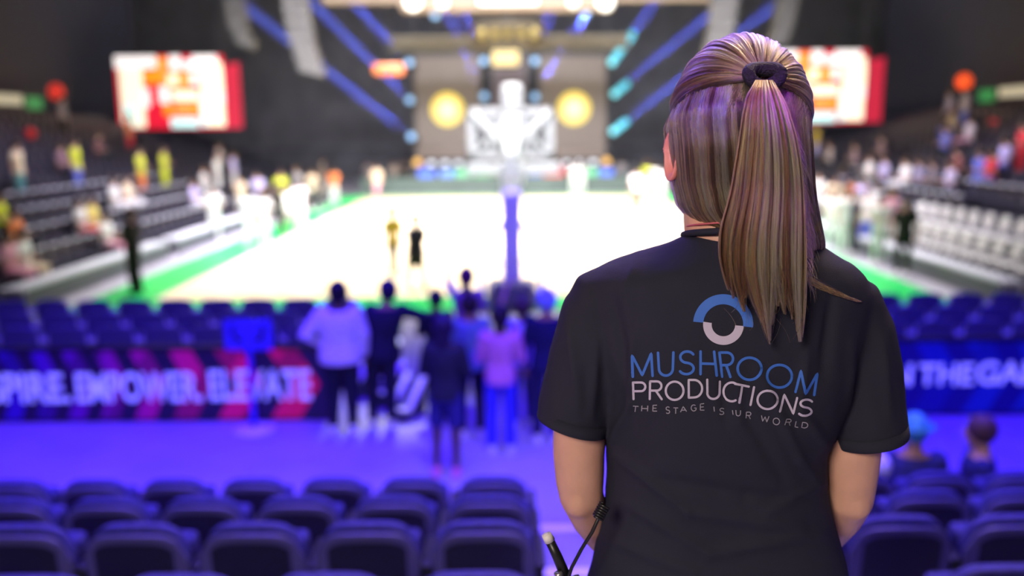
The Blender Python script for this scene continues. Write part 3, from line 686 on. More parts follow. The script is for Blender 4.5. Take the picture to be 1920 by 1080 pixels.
# ------------------------------------------------------------------ seats in the front block
navy = mat('seat_cloth_navy', (.035, .03, .17), .75, var=.2, scale=30, bump=.2)
shell = mat('seat_shell', (.085, .075, .22), .38, var=.05)
shdk = mat('seat_back_dark', (.003, .003, .022), .55)
blk2 = mat('black_plastic', (.02, .02, .024), .45)
steel = mat('steel', (.55, .55, .58), .3, metal=.8)
def bow(mb, W_, Z0, Z1, t, y0, cr=.07, curve=.03, lean=.12):
    """an upright curved panel with rounded upper corners"""
    n = 14; rows = []
    for side in (0, 1):
        rows = []
    top = []
    nx, nz = 13, 9; V = [[], []]
    for s_ in (0, 1):
        for j in range(nz):
            for i in range(nx):
                u = -1+2*i/(nx-1); f = j/(nz-1); x = u*W_/2; z = Z0+(Z1-Z0)*f
                dz = max(0, abs(u)*W_/2-(W_/2-cr))/cr
                zt = Z1-cr*(1-math.sqrt(max(0, 1-dz*dz))); z = Z0+(zt-Z0)*f + .026*(1-u*u)*f
                V[s_].append(Vector((x, y0-curve*(1-u*u)-lean*(z-Z0)+(t if s_ else 0), z)))
    o = len(V[0]); vs = V[0]+V[1]; fs = []
    for j in range(nz-1):
        for i in range(nx-1):
            a = j*nx+i; fs.append((a, a+1, a+1+nx, a+nx)); fs.append((o+a, o+a+nx, o+a+1+nx, o+a+1))
    per = [i for i in range(nx)]+[j*nx+nx-1 for j in range(1, nz)]+[(nz-1)*nx+i for i in range(nx-2, -1, -1)]+[j*nx for j in range(nz-2, 0, -1)]
    for a, b_ in zip(per, per[1:]+per[:1]): fs.append((b_, a, o+a, o+b_))
    return mb.add(vs, fs)
def arena_seat():
    r = empty('arena_seat')
    s1 = MB(); bow(s1, .445, .42, .815, .022, .0, .11, .035)
    o = s1.build('backrest', shell, r, smooth=False)
    bev = o.modifiers.new('bevel', 'BEVEL'); bev.width = .009; bev.segments = 2
    s2 = MB(); bow(s2, .405, .47, .775, .012, -.010, .10, .035); s2.build('back_panel', shdk, r)
    s3 = MB(); bow(s3, .43, .46, .84, .055, .028, .12, .03); o = s3.build('back_cushion', navy, r)
    bev = o.modifiers.new('bevel', 'BEVEL'); bev.width = .016; bev.segments = 3
    s4 = MB().box((0, .145, .56), (.43, .09, .40), rx=R(12), bev=.03); s4.build('seat_cushion', navy, r, smooth=False)
    for q in (-1, 1):
        s5 = MB().box((q*.247, .1, .33), (.03, .26, .62), bev=.008); a = s5.build('side_frame', blk2, r)
        s6 = MB().box((q*.247, .11, .655), (.045, .28, .03), bev=.012); s6.build('armrest', blk2, a)
    return r
def bake(o):
    for ch in list(o.children):
        if ch.type == 'MESH' and ch.modifiers:
            dg = bpy.context.evaluated_depsgraph_get(); me = bpy.data.meshes.new_from_object(ch.evaluated_get(dg)); ch.modifiers.clear(); ch.data = me
        bake(ch)
seat0 = arena_seat(); bake(seat0); used = [0]
def place(proto, flag, loc, rz, label, cat, group):
    o = proto if not flag[0] else copy_tree(proto)
    if not flag[0]: kids(proto); [kids(c) for c in proto.children]
    flag[0] = 1; o.location = loc; o.rotation_euler.z = rz; return tag(o, label, cat, group)
for c in seat0.children: kids(c)
kids(seat0)
ROWS = [('nearest, mostly cut off by the frame', 2.75, 1.215), ('second', 3.56, 1.02), ('third', 4.34, .80), ('fourth', 5.22, .54)]
for ri, (nm, f, z) in enumerate(ROWS):
    if ri == 0: nm2 = 'the barely showing row'
    else: nm2 = ['', 'the closest full row', 'the middle row', 'the row nearest the concourse'][ri]
    for k in range(7):
        place(seat0, used, (.115-.245-k*.5-(.0 if ri else -.0), f, z), 0, 'navy folding seat in %s, left block, %s from the aisle' % (nm2, ORD[k]), 'seat', 'arena seats left of the aisle')
    for k in range(4):
        place(seat0, used, (1.44+.235+k*.5, f+.02, z), 0, 'navy folding seat in %s, right block, %s from the aisle' % (nm2, ORD[k]), 'seat', 'arena seats right of the aisle')
# ------------------------------------------------------------------ emissive boards between concourse and floor seats
def glow_board(name, x0, x1, y, h, stops, text, tx, label, cell=.5, base=(.004, .0, .05)):
    m = bpy.data.materials.new(name+'_face'); m.use_nodes = True; nt = m.node_tree; b_ = nt.nodes['Principled BSDF']; b_.inputs['Roughness'].default_value = .4
    tc = nt.nodes.new('ShaderNodeTexCoord'); sx = nt.nodes.new('ShaderNodeSeparateXYZ'); nt.links.new(tc.outputs['Object'], sx.inputs[0])
    mr = nt.nodes.new('ShaderNodeMapRange'); mr.inputs['From Min'].default_value = x0; mr.inputs['From Max'].default_value = x1; nt.links.new(sx.outputs['X'], mr.inputs['Value'])
    cr = nt.nodes.new('ShaderNodeValToRGB'); c_ = cr.color_ramp; c_.elements[0].position = stops[0][0]; c_.elements[0].color = (*stops[0][1], 1); c_.elements[1].position = stops[-1][0]; c_.elements[1].color = (*stops[-1][1], 1)
    for p, q in stops[1:-1]: e_ = c_.elements.new(p); e_.color = (*q, 1)
    nt.links.new(mr.outputs[0], cr.inputs[0])
    # zigzag bands: |frac((x +- z)/cell)|
    def mth(op, a, b2=None):
        n = nt.nodes.new('ShaderNodeMath'); n.operation = op
        for i, v in enumerate((a, b2)):
            if v is None: continue
            if isinstance(v, (int, float)): n.inputs[i].default_value = v
            else: nt.links.new(v, n.inputs[i])
        return n.outputs[0]
    zc = mth('ABSOLUTE', mth('SUBTRACT', sx.outputs['Z'], h*.5)); u = mth('ADD', mth('DIVIDE', sx.outputs['X'], cell), mth('MULTIPLY', mth('SINE', mth('MULTIPLY', sx.outputs['X'], 1.1)), .5))
    fr = mth('FRACT', mth('ADD', u, mth('MULTIPLY', zc, .9))); sp = mth('GREATER_THAN', fr, .48)
    fr2 = mth('FRACT', mth('SUBTRACT', mth('DIVIDE', sx.outputs['X'], cell*1.7), mth('MULTIPLY', sx.outputs['Z'], .8))); sp2 = mth('GREATER_THAN', fr2, .4)
    mk = mth('MULTIPLY', sp, mth('ADD', .45, mth('MULTIPLY', sp2, .55)))
    mx = nt.nodes.new('ShaderNodeMix'); mx.data_type = 'RGBA'; nt.links.new(mk, mx.inputs[0]); mx.inputs[6].default_value = (*base, 1); nt.links.new(cr.outputs[0], mx.inputs[7])
    nt.links.new(mx.outputs[2], b_.inputs['Emission Color']); b_.inputs['Emission Strength'].default_value = .62; b_.inputs['Base Color'].default_value = (.02, .02, .03, 1)
    r = empty(name, (0, 0, 0), 0, label, 'board')
    MB().box(((x0+x1)/2, y+.06, h/2), (x1-x0, .1, h)).build('casing', blk2, r)
    MB().add([(x0, y, .04), (x1, y, .04), (x1, y, h-.03), (x0, y, h-.03)], [(0, 1, 2, 3)]).build('display', m, r)
    MB().box(((x0+x1)/2, y+.04, h+.012), (x1-x0, .14, .03), bev=.008).build('top_rail', blk2, r)
    for (t, xs, xe, zb, hh) in tx:
        fc = bpy.data.curves.new('lettering', 'FONT'); fc.body = t; fc.offset = .022; fc.extrude = .004
        fo = bpy.data.objects.new('tmpf', fc); C.objects.link(fo)
        dg = bpy.context.evaluated_depsgraph_get(); me = bpy.data.meshes.new_from_object(fo.evaluated_get(dg)); bpy.data.objects.remove(fo)
        co = np.empty(len(me.vertices)*3); me.vertices.foreach_get('co', co); co = co.reshape(-1, 3); mn, mxx = co.min(0), co.max(0)
        for v in me.vertices:
            p = v.co; v.co = Vector((xs+(p.x-mn[0])/(mxx[0]-mn[0])*(xe-xs), y-.006-(p.z)*.5, zb+(p.y-mn[1])/(mxx[1]-mn[1])*hh))
        me.materials.clear(); me.materials.append(glow('board_letters', (.30, .26, 1.0), .8)); link('lettering', me, r)
    return r
def xp(px_, Y, Z):  # the world x a photo column reads at this depth and height
    return Wp(px_, 540+FPX*math.tan(math.atan2(EYE-Z, Y)-PITCH), Y).x
YB = 10.45
glow_board('glow_board', -8.6, xp(612, YB, .5), YB, .94, [(0, (.0, .0, .55)), (.42, (.02, .0, .9)), (.55, (.1, 0, .7)), (.66, (.3, .0, .55)), (.78, (.5, .0, .35)), (1, (.55, .0, .10))], '',
          [('INSPIRE.', xp(-88, YB, .5), xp(130, YB, .5), .26, .38), ('EMPOWER.', xp(142, YB, .5), xp(378, YB, .5), .26, .38), ('ELEVATE', xp(392, YB, .5), xp(583, YB, .5), .27, .39)], 'blue to magenta glowing board with slogan lettering between concourse and floor seats')
glow_board('glow_board', .95, 8.2, YB, .97, [(0, (.0, .0, .8)), (.5, (.0, .0, .75)), (.8, (.0, .01, .8)), (1, (.0, .0, .9))], '',
          [('IN', xp(1655, YB, .6), xp(1710, YB, .6), .40, .27), ('THE', xp(1722, YB, .6), xp(1826, YB, .6), .40, .27), ('GAME', xp(1832, YB, .6), xp(1990, YB, .6), .40, .29)], 'plain blue glowing board reading the game, to the right of the woman', .9, (.0, .0, .35))
# ------------------------------------------------------------------ floor seats behind the boards
def floor_chair():
    r = empty('padded_chair')
    m1 = MB(); bow(m1, .50, .55, .97, .06, 0, .06, .03); m1.build('backrest', mat('chair_vinyl', (.13, .11, .26), .4), r, smooth=False)
    MB().box((0, .27, .46), (.50, .46, .09), bev=.02).build('seat', MC['chair_vinyl'], r)
    for q in (-1, 1):
        a = MB().tube([(q*.27, -.03, .9), (q*.28, .0, .48), (q*.28, .42, .02)], .014, 8).build('leg', steel, r, smooth=True)
        MB().tube([(q*.27, .44, .47), (q*.28, .1, .3), (q*.28, -.12, .02)], .014, 8).build('leg', steel, r, smooth=True)
        MB().ell((q*.29, -.03, .80), (.03, .03, .045), 10, 6).build('hinge', mat('hinge_light', (.75, .75, .78), .3), r, smooth=True)
    return r
fc0 = floor_chair(); kids(fc0); fu = [0]
for r_, y in enumerate((11.5, 12.45, 13.4)):
    rn = ['nearest', 'middle', 'farthest'][r_]
    for k in range(10):
        place(fc0, fu, (-2.75-k*.64+r_*.05, y, 0), random.uniform(-.06, .06), 'padded chair in the %s row behind the slogan board, %s from the right' % (rn, ORD[k]), 'chair', 'floor seats behind the slogan board')
    for k in range(9):
        place(fc0, fu, (3.1+k*.64+r_*.05, y, 0), random.uniform(-.06, .06), 'padded chair in the %s row behind the blue board, %s from the left' % (rn, ORD[k]), 'chair', 'floor seats behind the blue board')
# ------------------------------------------------------------------ near basket
g_white = mat('goal_white', (.82, .82, .84), .4); pad_v = mat('pad_blue', (.42, .36, .92), .55); dkst = mat('goal_dark', (.05, .05, .06), .5)
yb_ = YB0+1.2
goal = empty('basketball_goal', (0, yb_, 0), 0, 'basketball hoop and padded stand seen from behind at the near baseline', 'basketball goal')
def gpart(nm, mb, m, par=goal, sm=False): o = mb.build(nm, m, par, smooth=sm); return o
fr = MB()
for q in (-1, 1): fr.box((q*.86, 0, 3.43), (.17, .06, 1.12))
fr.box((0, 0, 3.94), (1.88, .06, .14)); fr.box((0, 0, 2.97), (1.88, .06, .16))
bb = gpart('backboard', fr, g_white)
gm = mat('backboard_glass', (.75, .8, .9), .12); gm.node_tree.nodes['Principled BSDF'].inputs['Transmission Weight'].default_value = .85; gm.node_tree.nodes['Principled BSDF'].inputs['Emission Strength'].default_value = 0
gpart('glass', MB().box((0, .0, 3.43), (1.7, .02, .98)), gm, bb)
xb = MB()
for q in (-1, 1):
    xb.tube([(q*.1, -.12, 3.1), (q*.82, -.06, 3.88)], .08, 8); xb.tube([(q*.1, -.12, 3.75), (q*.82, -.06, 3.0)], .05, 8)
    xb.box((q*.45, -.07, 3.42), (.07, .06, .9))
gpart('support_frame', xb, g_white, bb)
gpart('target_square', MB().box((0, .02, 3.52), (.6, .01, .05)).box((0, .02, 3.08), (.6, .01, .05)).box((-.28, .02, 3.3), (.05, .01, .46)).box((.28, .02, 3.3), (.05, .01, .46)), g_white, bb)
gpart('edge_padding', MB().box((.05, -.08, 2.68), (2.06, .16, .27), bev=.05), mat('pad_white', (.78, .78, .82), .5), bb)
rim = MB(); rim.tube([(.23*math.cos(a), .38+.23*math.sin(a), 3.05) for a in [2*PI*k/24 for k in range(25)]], .012, 8); rim.box((0, .08, 3.03), (.12, .16, .08))
rm = gpart('rim', rim, mat('rim_orange', (.8, .15, .03), .4), goal, True)
net = MB()
for k in range(12):
    for sg in (-1, 1):
        net.tube([((.23-.025*j)*math.cos(2*PI*(k+sg*j*.5)/12), .38+(.23-.025*j)*math.sin(2*PI*(k+sg*j*.5)/12), 3.04-.1*j) for j in range(5)], .004, 4)
gpart('net', net, g_white, rm)
gpart('shot_clock', MB().box((.03, -.2, 4.2), (.46, .3, .62), bev=.12), mat('clock_case', (.8, .8, .82), .4), goal)
gpart('shot_clock_mount', MB().cyl((0, -.2, 3.9), (0, -.2, 4.1), .08), g_white, goal)
mast = MB(); mast.tube([(0, -.12, 3.45), (0, -.3, 3.6), (0, -1.2, 3.0)], [.22, .24, .17], 12); mast.tube([(0, -.25, 3.2), (0, -1.25, 2.4)], .13, 10)
gpart('arm', mast, g_white, goal, True)
gpart('upper_column', MB().box((.02, -.5, 3.1), (.50, .3, 1.5), bev=.08).box((0, -1.1, 2.45), (.42, .34, .9), rx=R(8), bev=.05), g_white, goal)
gpart('column_padding', MB().box((0, -1.62, 1.35), (.38, .4, 2.0), rx=R(14), bev=.06), pad_v, goal)
lg = MB()
for q in (-1, 1):
    lg.tube([(q*.08, -1.6, 1.75), (q*.5, -1.85, 1.3), (q*.62, -1.9, .95), (q*.6, -1.9, .3)], .06, 8)
    lg.tube([(q*.1, -1.7, .9), (q*.55, -1.95, .75)], .03, 8)
gpart('brace', lg, mat('brace_lilac', (.5, .5, .72), .4), goal, True)
gpart('base', MB().box((0, -1.9, .25), (1.0, 1.3, .4), bev=.06), mat('goal_grey', (.2, .2, .26), .5), goal)
gpart('base_padding', MB().box((0, -2.62, .32), (.8, .16, .5), bev=.05), mat('pad_dark', (.06, .05, .16), .5), goal)
# far basket
fg = empty('basketball_goal', (0, YB1-1.2, 0), 0, 'far basketball hoop at the opposite baseline, hidden mostly by the near stand', 'basketball goal')
f1 = MB(); f1.box((0, 0, 3.43), (1.8, .06, 1.07)); f1.build('backboard', g_white, fg)
MB().tube([(.23*math.cos(a), -.38+.23*math.sin(a), 3.05) for a in [2*PI*k/20 for k in range(21)]], .012, 6).box((0, -.1, 3.04), (.1, .16, .06)).build('rim', MC['rim_orange'], fg)
MB().tube([(0, .1, 3.3), (0, 1.4, 2.6), (0, 2.2, .5)], .12, 8).build('arm', g_white, fg); MB().box((0, 2.3, .3), (1.2, 1.2, .6), bev=.05).build('base', dkst, fg)
# ------------------------------------------------------------------ side stands
tier = mat('stand_concrete', (.035, .033, .05), .7); pale = mat('barrier_white', (.55, .55, .60), .5)
RISE, RUN, X0 = .34, .86, 10.4
for sg, nm in ((-1, 'left'), (1, 'right')):
    t = MB()
    for i in range(11): t.box((sg*(X0+RUN*i+RUN/2), 33, (.12+RISE*i)/2), (RUN, 38, .12+RISE*i))
    t.box((sg*(X0+RUN*11+3), 33, (.12+RISE*11)/2), (6, 38, .12+RISE*11)); t.box((sg*21.75, 33, 8.4), (.4, 38, 8.2)); 
    t.box((sg*24, 33, 12.3), (5, 38, .3))
    struct('floor_stand_'+nm, t, tier)
    for j, (yc, L) in enumerate(((21, 7.6), (29.2, 7.6), (37.4, 7.6), (45.6, 7.6))):
        r = empty('courtside_table', (sg*9.95, yc, 0), 0, 'long pale courtside table front along the %s sideline, %s from the near corner' % (nm, ORD[j]), 'table', 'courtside tables')
        MB().box((0, 0, .46), (.5, L, .06), bev=.01).build('tabletop', pale, r)
        MB().box((-sg*.2, 0, .235), (.04, L-.1, .4)).build('front_panel', mat('table_skirt', (.12, .12, .14), .6), r)
        for q in (-1, 1): MB().box((.1*sg, q*(L/2-.2), .215), (.05, .05, .43)).build('leg', blk2, r)
for sg, nm in ((-1, 'left'), (1, 'right')):
    r = empty('ribbon_board', (0, 0, 0), 0, 'cream LED ribbon board with green end high on the %s stand' % nm, 'ribbon board')
    xr_ = sg*21.45; y0, y1 = (27, 41.0)
    MB().box((xr_, (y0+y1)/2, 4.85), (.2, y1-y0, .9)).build('casing', blk2, r)
    MB().box((xr_-sg*.12, (y0+y1)/2-.8, 4.95), (.04, y1-y0-1.8, .42)).build('display', glow('ribbon_cream', (.50, .46, .32), .8), r)
    MB().box((xr_-sg*.12, y1-.7, 4.85), (.04, 1.3, .55)).build('display_end', glow('ribbon_green', (.03, .22, .06), .8), r)
    l1 = MB().box((xr_-sg*.15, 39.5 if sg > 0 else 33.5, 3.95), (.1, 2.4, .3)); tag(l1.build('suite_lamp', glow('warm_dim', (.75, .5, .3), .7)), 'row of warm lamps in the %s suite below the ribbon board' % nm, 'lamp')
def lamp_ball(px_, py_, Y, r, col, s, label, nm='signal_lamp', cat='lamp'):
    p = Wp(px_, py_, Y); o = empty(nm, p, 0, label, cat)
    MB().ell((0, 0, 0), (r, r*.6, r), 14, 8).build('lens', glow('g_'+'_'.join('%d' % (c*100) for c in col), col, s), o, smooth=True)
    MB().box((0, r*.5+.06, 0), (r*2.1, .12, r*2.1), bev=.03).build('housing', blk2, o); return o
lamp_ball(105, 172, 40, .36, (.55, .03, .02), 1.0, 'dull red lamp high on the left above the stand')
lamp_ball(58, 250, 33, .2, (.25, .01, .01), 1.0, 'small dim red light below the left ribbon board')
lamp_ball(1808, 153, 40, .36, (1, .10, .02), 1.0, 'bright orange-red lamp high on the right above the stand')
lamp_ball(1862, 233, 34, .2, (.35, .02, .02), 1.0, 'small dim red light below the right ribbon board')
lamp_ball(409, 291, 52, .25, (.65, .5, .05), 1.0, 'small amber lamp on the dark wall below the left scoreboard')
def stand_seat():
    r = empty('stadium_seat')
    m1 = MB(); bow(m1, .44, .3, .78, .05, 0, .08, .03); m1.build('backrest', mat('stand_seat_dark', (.022, .02, .035), .45), r, smooth=False)
    MB().box((0, .2, .36), (.43, .38, .07), bev=.02).build('seat', MC['stand_seat_dark'], r)
    MB().tube([(-.16, 0, .79), (.16, 0, .79)], .032, 8).build('number_plate', mat('plate_pale', (.6, .6, .65), .4), r, smooth=True)
    return r
ss = stand_seat(); kids(ss); su = [0]
sm_all = MB(); bow(sm_all, .44, .3, .78, .05, 0, .08, .03); sm_all.box((0, .2, .36), (.43, .38, .07))
rest = {-1: MB(), 1: MB()}
for sg, nm in ((-1, 'left'), (1, 'right')):
    nrow = 0
    for i in range(0, 11):
        x = sg*(X0+RUN*i+.55); z = .12+RISE*i
        for k in range(62):
            y = 14.4+k*.59
            if random.random() < .02 or (sg > 0 and i < 3 and k < 18): continue
            if i in (0, 1, 2, 3) and k < 36:
                place(ss, su, (x, y, z), (-PI/2 if sg < 0 else PI/2), 'dark seat in the %s stand, %s row up from the court' % (nm, ORD[i]), 'seat', '%s row of the %s stand' % (ORD[i], nm))
            else:
                a = (-PI/2 if sg < 0 else PI/2); M = Matrix.Translation((x, y, z)) @ Matrix.Rotation(a, 4, 'Z')
                rest[sg].add([M@Vector(v) for v in sm_all.v], sm_all.f)
for sg, nm in ((-1, 'left'), (1, 'right')):
    tag(rest[sg].build('stadium_seats', MC['stand_seat_dark']), 'mass of dark empty seats filling the upper rows of the %s stand' % nm, 'seats', kind='stuff')
# ------------------------------------------------------------------ white folding chairs at the right sideline
def white_chair():
    r = empty('folding_chair'); m = mat('chair_white', (.85, .83, .78), .4)
    m1 = MB(); bow(m1, .38, .58, .92, .04, 0, .15, .02); m1.build('backrest', m, r)
    MB().box((0, .2, .45), (.41, .4, .05), bev=.02).build('seat', m, r)
    for q in (-1, 1):
        MB().tube([(q*.2, 0, .9), (q*.2, .38, .02)], .013, 6).build('leg', m, r); MB().tube([(q*.2, .3, .45), (q*.2, -.05, .02)], .013, 6).build('leg', m, r)
    return r
wc = white_chair(); kids(wc); wu = [0]
for i, x in enumerate((10.65, 11.55)):
    z = .12+RISE*i
    for k in range(15):
        place(wc, wu, (x+.25, 15.2+k*.72, z), PI/2, 'white folding chair, %s row beside the right sideline, %s from the near end' % (ORD[i], (ORD+['seventeenth'])[k]), 'chair', 'white chairs beside the right sideline')
# ------------------------------------------------------------------ scoreboards
EM = {'r': glow('led_red', (.60, .008, .03), 1.0), 'w': glow('led_white', (1, .90, .88), 1.0), 'c': glow('led_cream', (1, .93, .68), 1.0), 'o': glow('led_amber', (.75, .26, .01), 1.0), 'O': glow('led_orange', (1, .30, .06), 1.0),
      'y': glow('led_cyan', (.50, .85, .82), 1.0), 'k': glow('led_dim_red', (.42, .015, .04), 1.0)}
BL = [('w', 0, 0, .335, .17), ('O', .33, .03, .43, .2), ('w', .44, .0, .53, .2), ('w', .55, .07, .83, .2), ('w', .62, .0, .82, .1), ('c', .03, .17, .215, .98), ('w', .2, .45, .26, .7), ('y', .05, .66, .12, .98), ('o', .22, .2, .38, .38), ('O', .38, .22, .6, .45), ('c', .42, .26, .5, .4), ('w', .60, .24, .66, .4),
      ('w', .345, .42, .42, .65), ('c', .44, .48, .66, .62), ('o', .37, .66, .44, .82), ('o', .6, .66, .67, .8), ('O', .46, .66, .6, .8), ('y', .42, .85, .645, .985), ('c', .68, .1, .86, .97), ('y', .665, .6, .72, .97), ('w', .82, .5, .89, .66), ('c', .84, .2, .87, .5)]
def scoreboard(label, x0, x1, z0, z1, Y):
    r = empty('scoreboard', ((x0+x1)/2, Y, z0), 0, label, 'scoreboard'); W_, H_ = x1-x0, z1-z0
    cx = (x0+x1)/2
    MB().box((0, .2, H_*.46), (W_+.06, .3, H_*.9)).build('casing', blk2, r)
    ws = W_*.87
    mb = MB(); mats = [EM['r']]; idx = {'r': 0}; X = -W_/2
    mb.add([(X, 0, 0), (X+ws, 0, 0), (X+ws, 0, H_), (X, 0, H_)], [(0, 1, 2, 3)])
    for n, (c_, u0, v0, u1, v1) in enumerate(BL):
        if c_ not in idx: idx[c_] = len(mats); mats.append(EM[c_])
        mb.cur = idx[c_]; y = -.004*(n+1); u1 = min(u1, .865)
        mb.add([(X+u0*W_, y, H_*(1-v1)), (X+u1*W_, y, H_*(1-v1)), (X+u1*W_, y, H_*(1-v0)), (X+u0*W_, y, H_*(1-v0))], [(0, 1, 2, 3)])
    mb.build('display', mats, r)
    MB().add([(X+ws, -.1, 0), (X+W_, -.1, .0), (X+W_, -.1, H_*.9), (X+ws, -.1, H_*.86)], [(0, 1, 2, 3)]).build('side_display', EM['k'], r)
    for q in (-1, 1): MB().cyl((q*W_*.35, .25, H_), (q*W_*.35, .25, 17.9-z0), .04, 8).build('cable', blk2, r)
YS = 44
scoreboard('left LED scoreboard with cream columns and red side panel', Wp(219, 170, YS).x, Wp(454, 200, YS).x, Wp(330, 241, YS).z, Wp(330, 104, YS).z, YS)
scoreboard('right LED scoreboard with red side panel, partly behind the woman\'s head', Wp(1412, 170, YS).x, Wp(1652, 200, YS).x, Wp(1560, 230, YS).z, Wp(1560, 94, YS).z, YS)
# ------------------------------------------------------------------ stage at the far end
YT = 56
scr = mat('screen_tan', (.08, .06, .05), .5, emit=.36, emitcol=(.42, .32, .26), var=.05)
sun = mat('disc_yellow', (.3, .25, .02), .4); nt = sun.node_tree; b_ = nt.nodes['Principled BSDF']
tc = nt.nodes.new('ShaderNodeTexCoord'); vl = nt.nodes.new('ShaderNodeVectorMath'); vl.operation = 'LENGTH'; cr = nt.nodes.new('ShaderNodeValToRGB')
nt.links.new(tc.outputs['Object'], vl.inputs[0]); nt.links.new(vl.outputs['Value'], cr.inputs[0])
cr.color_ramp.elements[0].position = .15; cr.color_ramp.elements[0].color = (1, 1, .75, 1); cr.color_ramp.elements[1].position = 1.0; cr.color_ramp.elements[1].color = (1, .66, .005, 1)
nt.links.new(cr.outputs[0], b_.inputs['Emission Color']); b_.inputs['Emission Strength'].default_value = 1.25
for (xa, xb, cxp, cyp, nm) in ((781, 900, 839, 205, 'left'), (1012, 1137, 1076, 203, 'right')):
    A, B_ = Wp(xa, 298, YT), Wp(xb, 104, YT); r = empty('stage_screen', ((A.x+B_.x)/2, YT, A.z), 0, 'tall tan LED screen with a yellow disc on the %s of the stage' % nm, 'screen')
    W_, H_ = B_.x-A.x, B_.z-A.z
    MB().box((0, .25, H_/2), (W_+.2, .4, H_+.2)).build('casing', blk2, r); MB().box((0, 0, H_/2), (W_, .06, H_)).build('display', scr, r)
    D = Wp(cxp, cyp, YT); o = MB().tube([(0, -.0, 0), (0, -.03, 0)], 1.02, 40, round_=False).build('disc', sun, r); o.location = (D.x-(A.x+B_.x)/2, -.05, D.z-A.z)
A = Wp(906, 300, YT); 
cs = empty('stage_screen', (Wp(955, 200, YT).x, YT+.3, A.z), 0, 'narrow grey brown glowing column between the two disc screens', 'screen')
MB().box((0, 0, 3.3), (2.6, .3, 6.6)).build('casing', blk2, cs); MB().box((0, -.18, 3.2), (2.1, .04, 6.2)).build('display', mat('column_mauve_glow', (.08, .06, .07), .5, emit=.28, emitcol=(.40, .30, .34), var=.05), cs)  # centre column, its pale tone put in as emission
st = MB().box((0, 57.5, .7), (16, 7, 1.4)); struct('floor_stage', st, mat('stage_black', (.04, .04, .045), .6))
gb = MB().box((0, 50.0, .45), (17, .25, .9)); tag(gb.build('glow_board', mat('board_greygreen', (.05, .07, .06), .5, emit=.5, emitcol=(.13, .20, .16), var=.4, scale=.6)), 'long grey-green board behind the far baseline in front of the stage', 'board')
# footlights and coloured cases on the stage front
for k, (px_, py_) in enumerate([(809, 314), (835, 314), (1062, 314), (1088, 312), (1112, 312), (1137, 308), (783, 310), (860, 314)]):
    col = (.75, .78, .82) if k not in (5, 6) else (.8, .45, .1)
    p = Wp(px_, py_-5, 54.3); o = empty('footlight', (p.x, p.y, 1.4), 0, 'stage footlight, %s counted in the row along the stage front' % ORD[k], 'lamp', 'footlights along the stage')
    MB().ell((0, -.12, p.z-1.4), (.24, .1, .24), 12, 8).build('lens', glow('foot_white' if k not in (5, 6) else 'foot_amber', col, 1.0), o, smooth=True)
    MB().cyl((0, 0, 0), (0, 0, max(.1, p.z-1.4)), .05, 8).build('stand', blk2, o)
for k, (px_, w_, col, nm) in enumerate([(800, 30, (.08, .18, .8), 'blue'), (838, 26, (.15, .3, .75), 'pale blue'), (868, 30, (.15, .5, .25), 'green'), (905, 34, (.05, .45, .12), 'bright green'), (1003, 26, (.1, .15, .7), 'deep blue'), (1037, 36, (.85, .06, .05), 'red'), (1108, 26, (.12, .5, .25), 'teal green'), (1137, 24, (.1, .2, .8), 'clear blue')]):
    p = Wp(px_, 330, 51.5); W_ = w_/1650*51; tag(MB().box((p.x, 51.5, .62), (W_, .5, 1.24), bev=.05).build('stage_case', glow('case_%d' % k, col, .42)), '%s lit panel in the row before the stage' % nm, 'panel', 'lit panels before the stage')
# ------------------------------------------------------------------ moving heads and their beams
FIX = [(768, 118, 470, -200), (769, 188, 560, -20), (772, 256, 470, 20), (907, 115, 790, -200), (908, 181, 800, -60), (1003, 115, 1100, -200), (1003, 182, 1150, -60), (1147, 117, 1420, -260), (1152, 176, 1400, -30), (1150, 246, 1440, 20),
       (817, 30, 700, -200), (1098, 27, 1200, -200)]
beamcol = (.05, .10, 1)
for k, (x0, y0, x1, y1) in enumerate(FIX):
    p = Wp(x0, y0, 55.2); q = Wp(x1, y1, 55.0); d = (q-p).normalized()
    o = empty('moving_head_light', p, 0, 'stage moving head shooting a blue beam, %s of the row from the left' % ORD[k] if k < 10 else 'moving head on the overhead truss %s of centre' % ('left' if k == 10 else 'right'), 'lamp', 'blue beam lights')
    Mr = d.to_track_quat('Z', 'Y').to_matrix()
    c0 = (.35, .62, 1.0) if k < 7 or k > 9 else (.25, .85, .95)
    MB().ell((0, -.3, 0), (.22, .16, .22), 12, 8).build('lens', glow('lens_a' if k < 7 or k > 9 else 'lens_b', c0, 1.2), o, smooth=True)
    MB().tube([tuple(d*-.35), tuple(d*-.1)], [.2, .22], 12).build('head', blk2, o); MB().box((0, .3, -.3), (.5, .3, .12)).build('yoke', blk2, o)
    if k > 9: MB().cyl((0, .3, -.25), (0, .3, 17.9-p.z), .04, 6).build('cable', blk2, o)
    if 7 <= k <= 9: MB().tube([tuple(d*.3+Vector((0, -.35, 0))), tuple(d*(2.0 if k == 7 else .9)+Vector((0, -.35, 0)))], [.2, .2], 12).build('shaft_glow_tube', glow('shaft_glow', (.12, .62, .80), .9), o, smooth=True)  # solid glowing tube stands in for the cyan shaft of light
    spot('beam', p+d*.16, q, (.10, .16, 1), 2300000, 2.3, .1, .2)
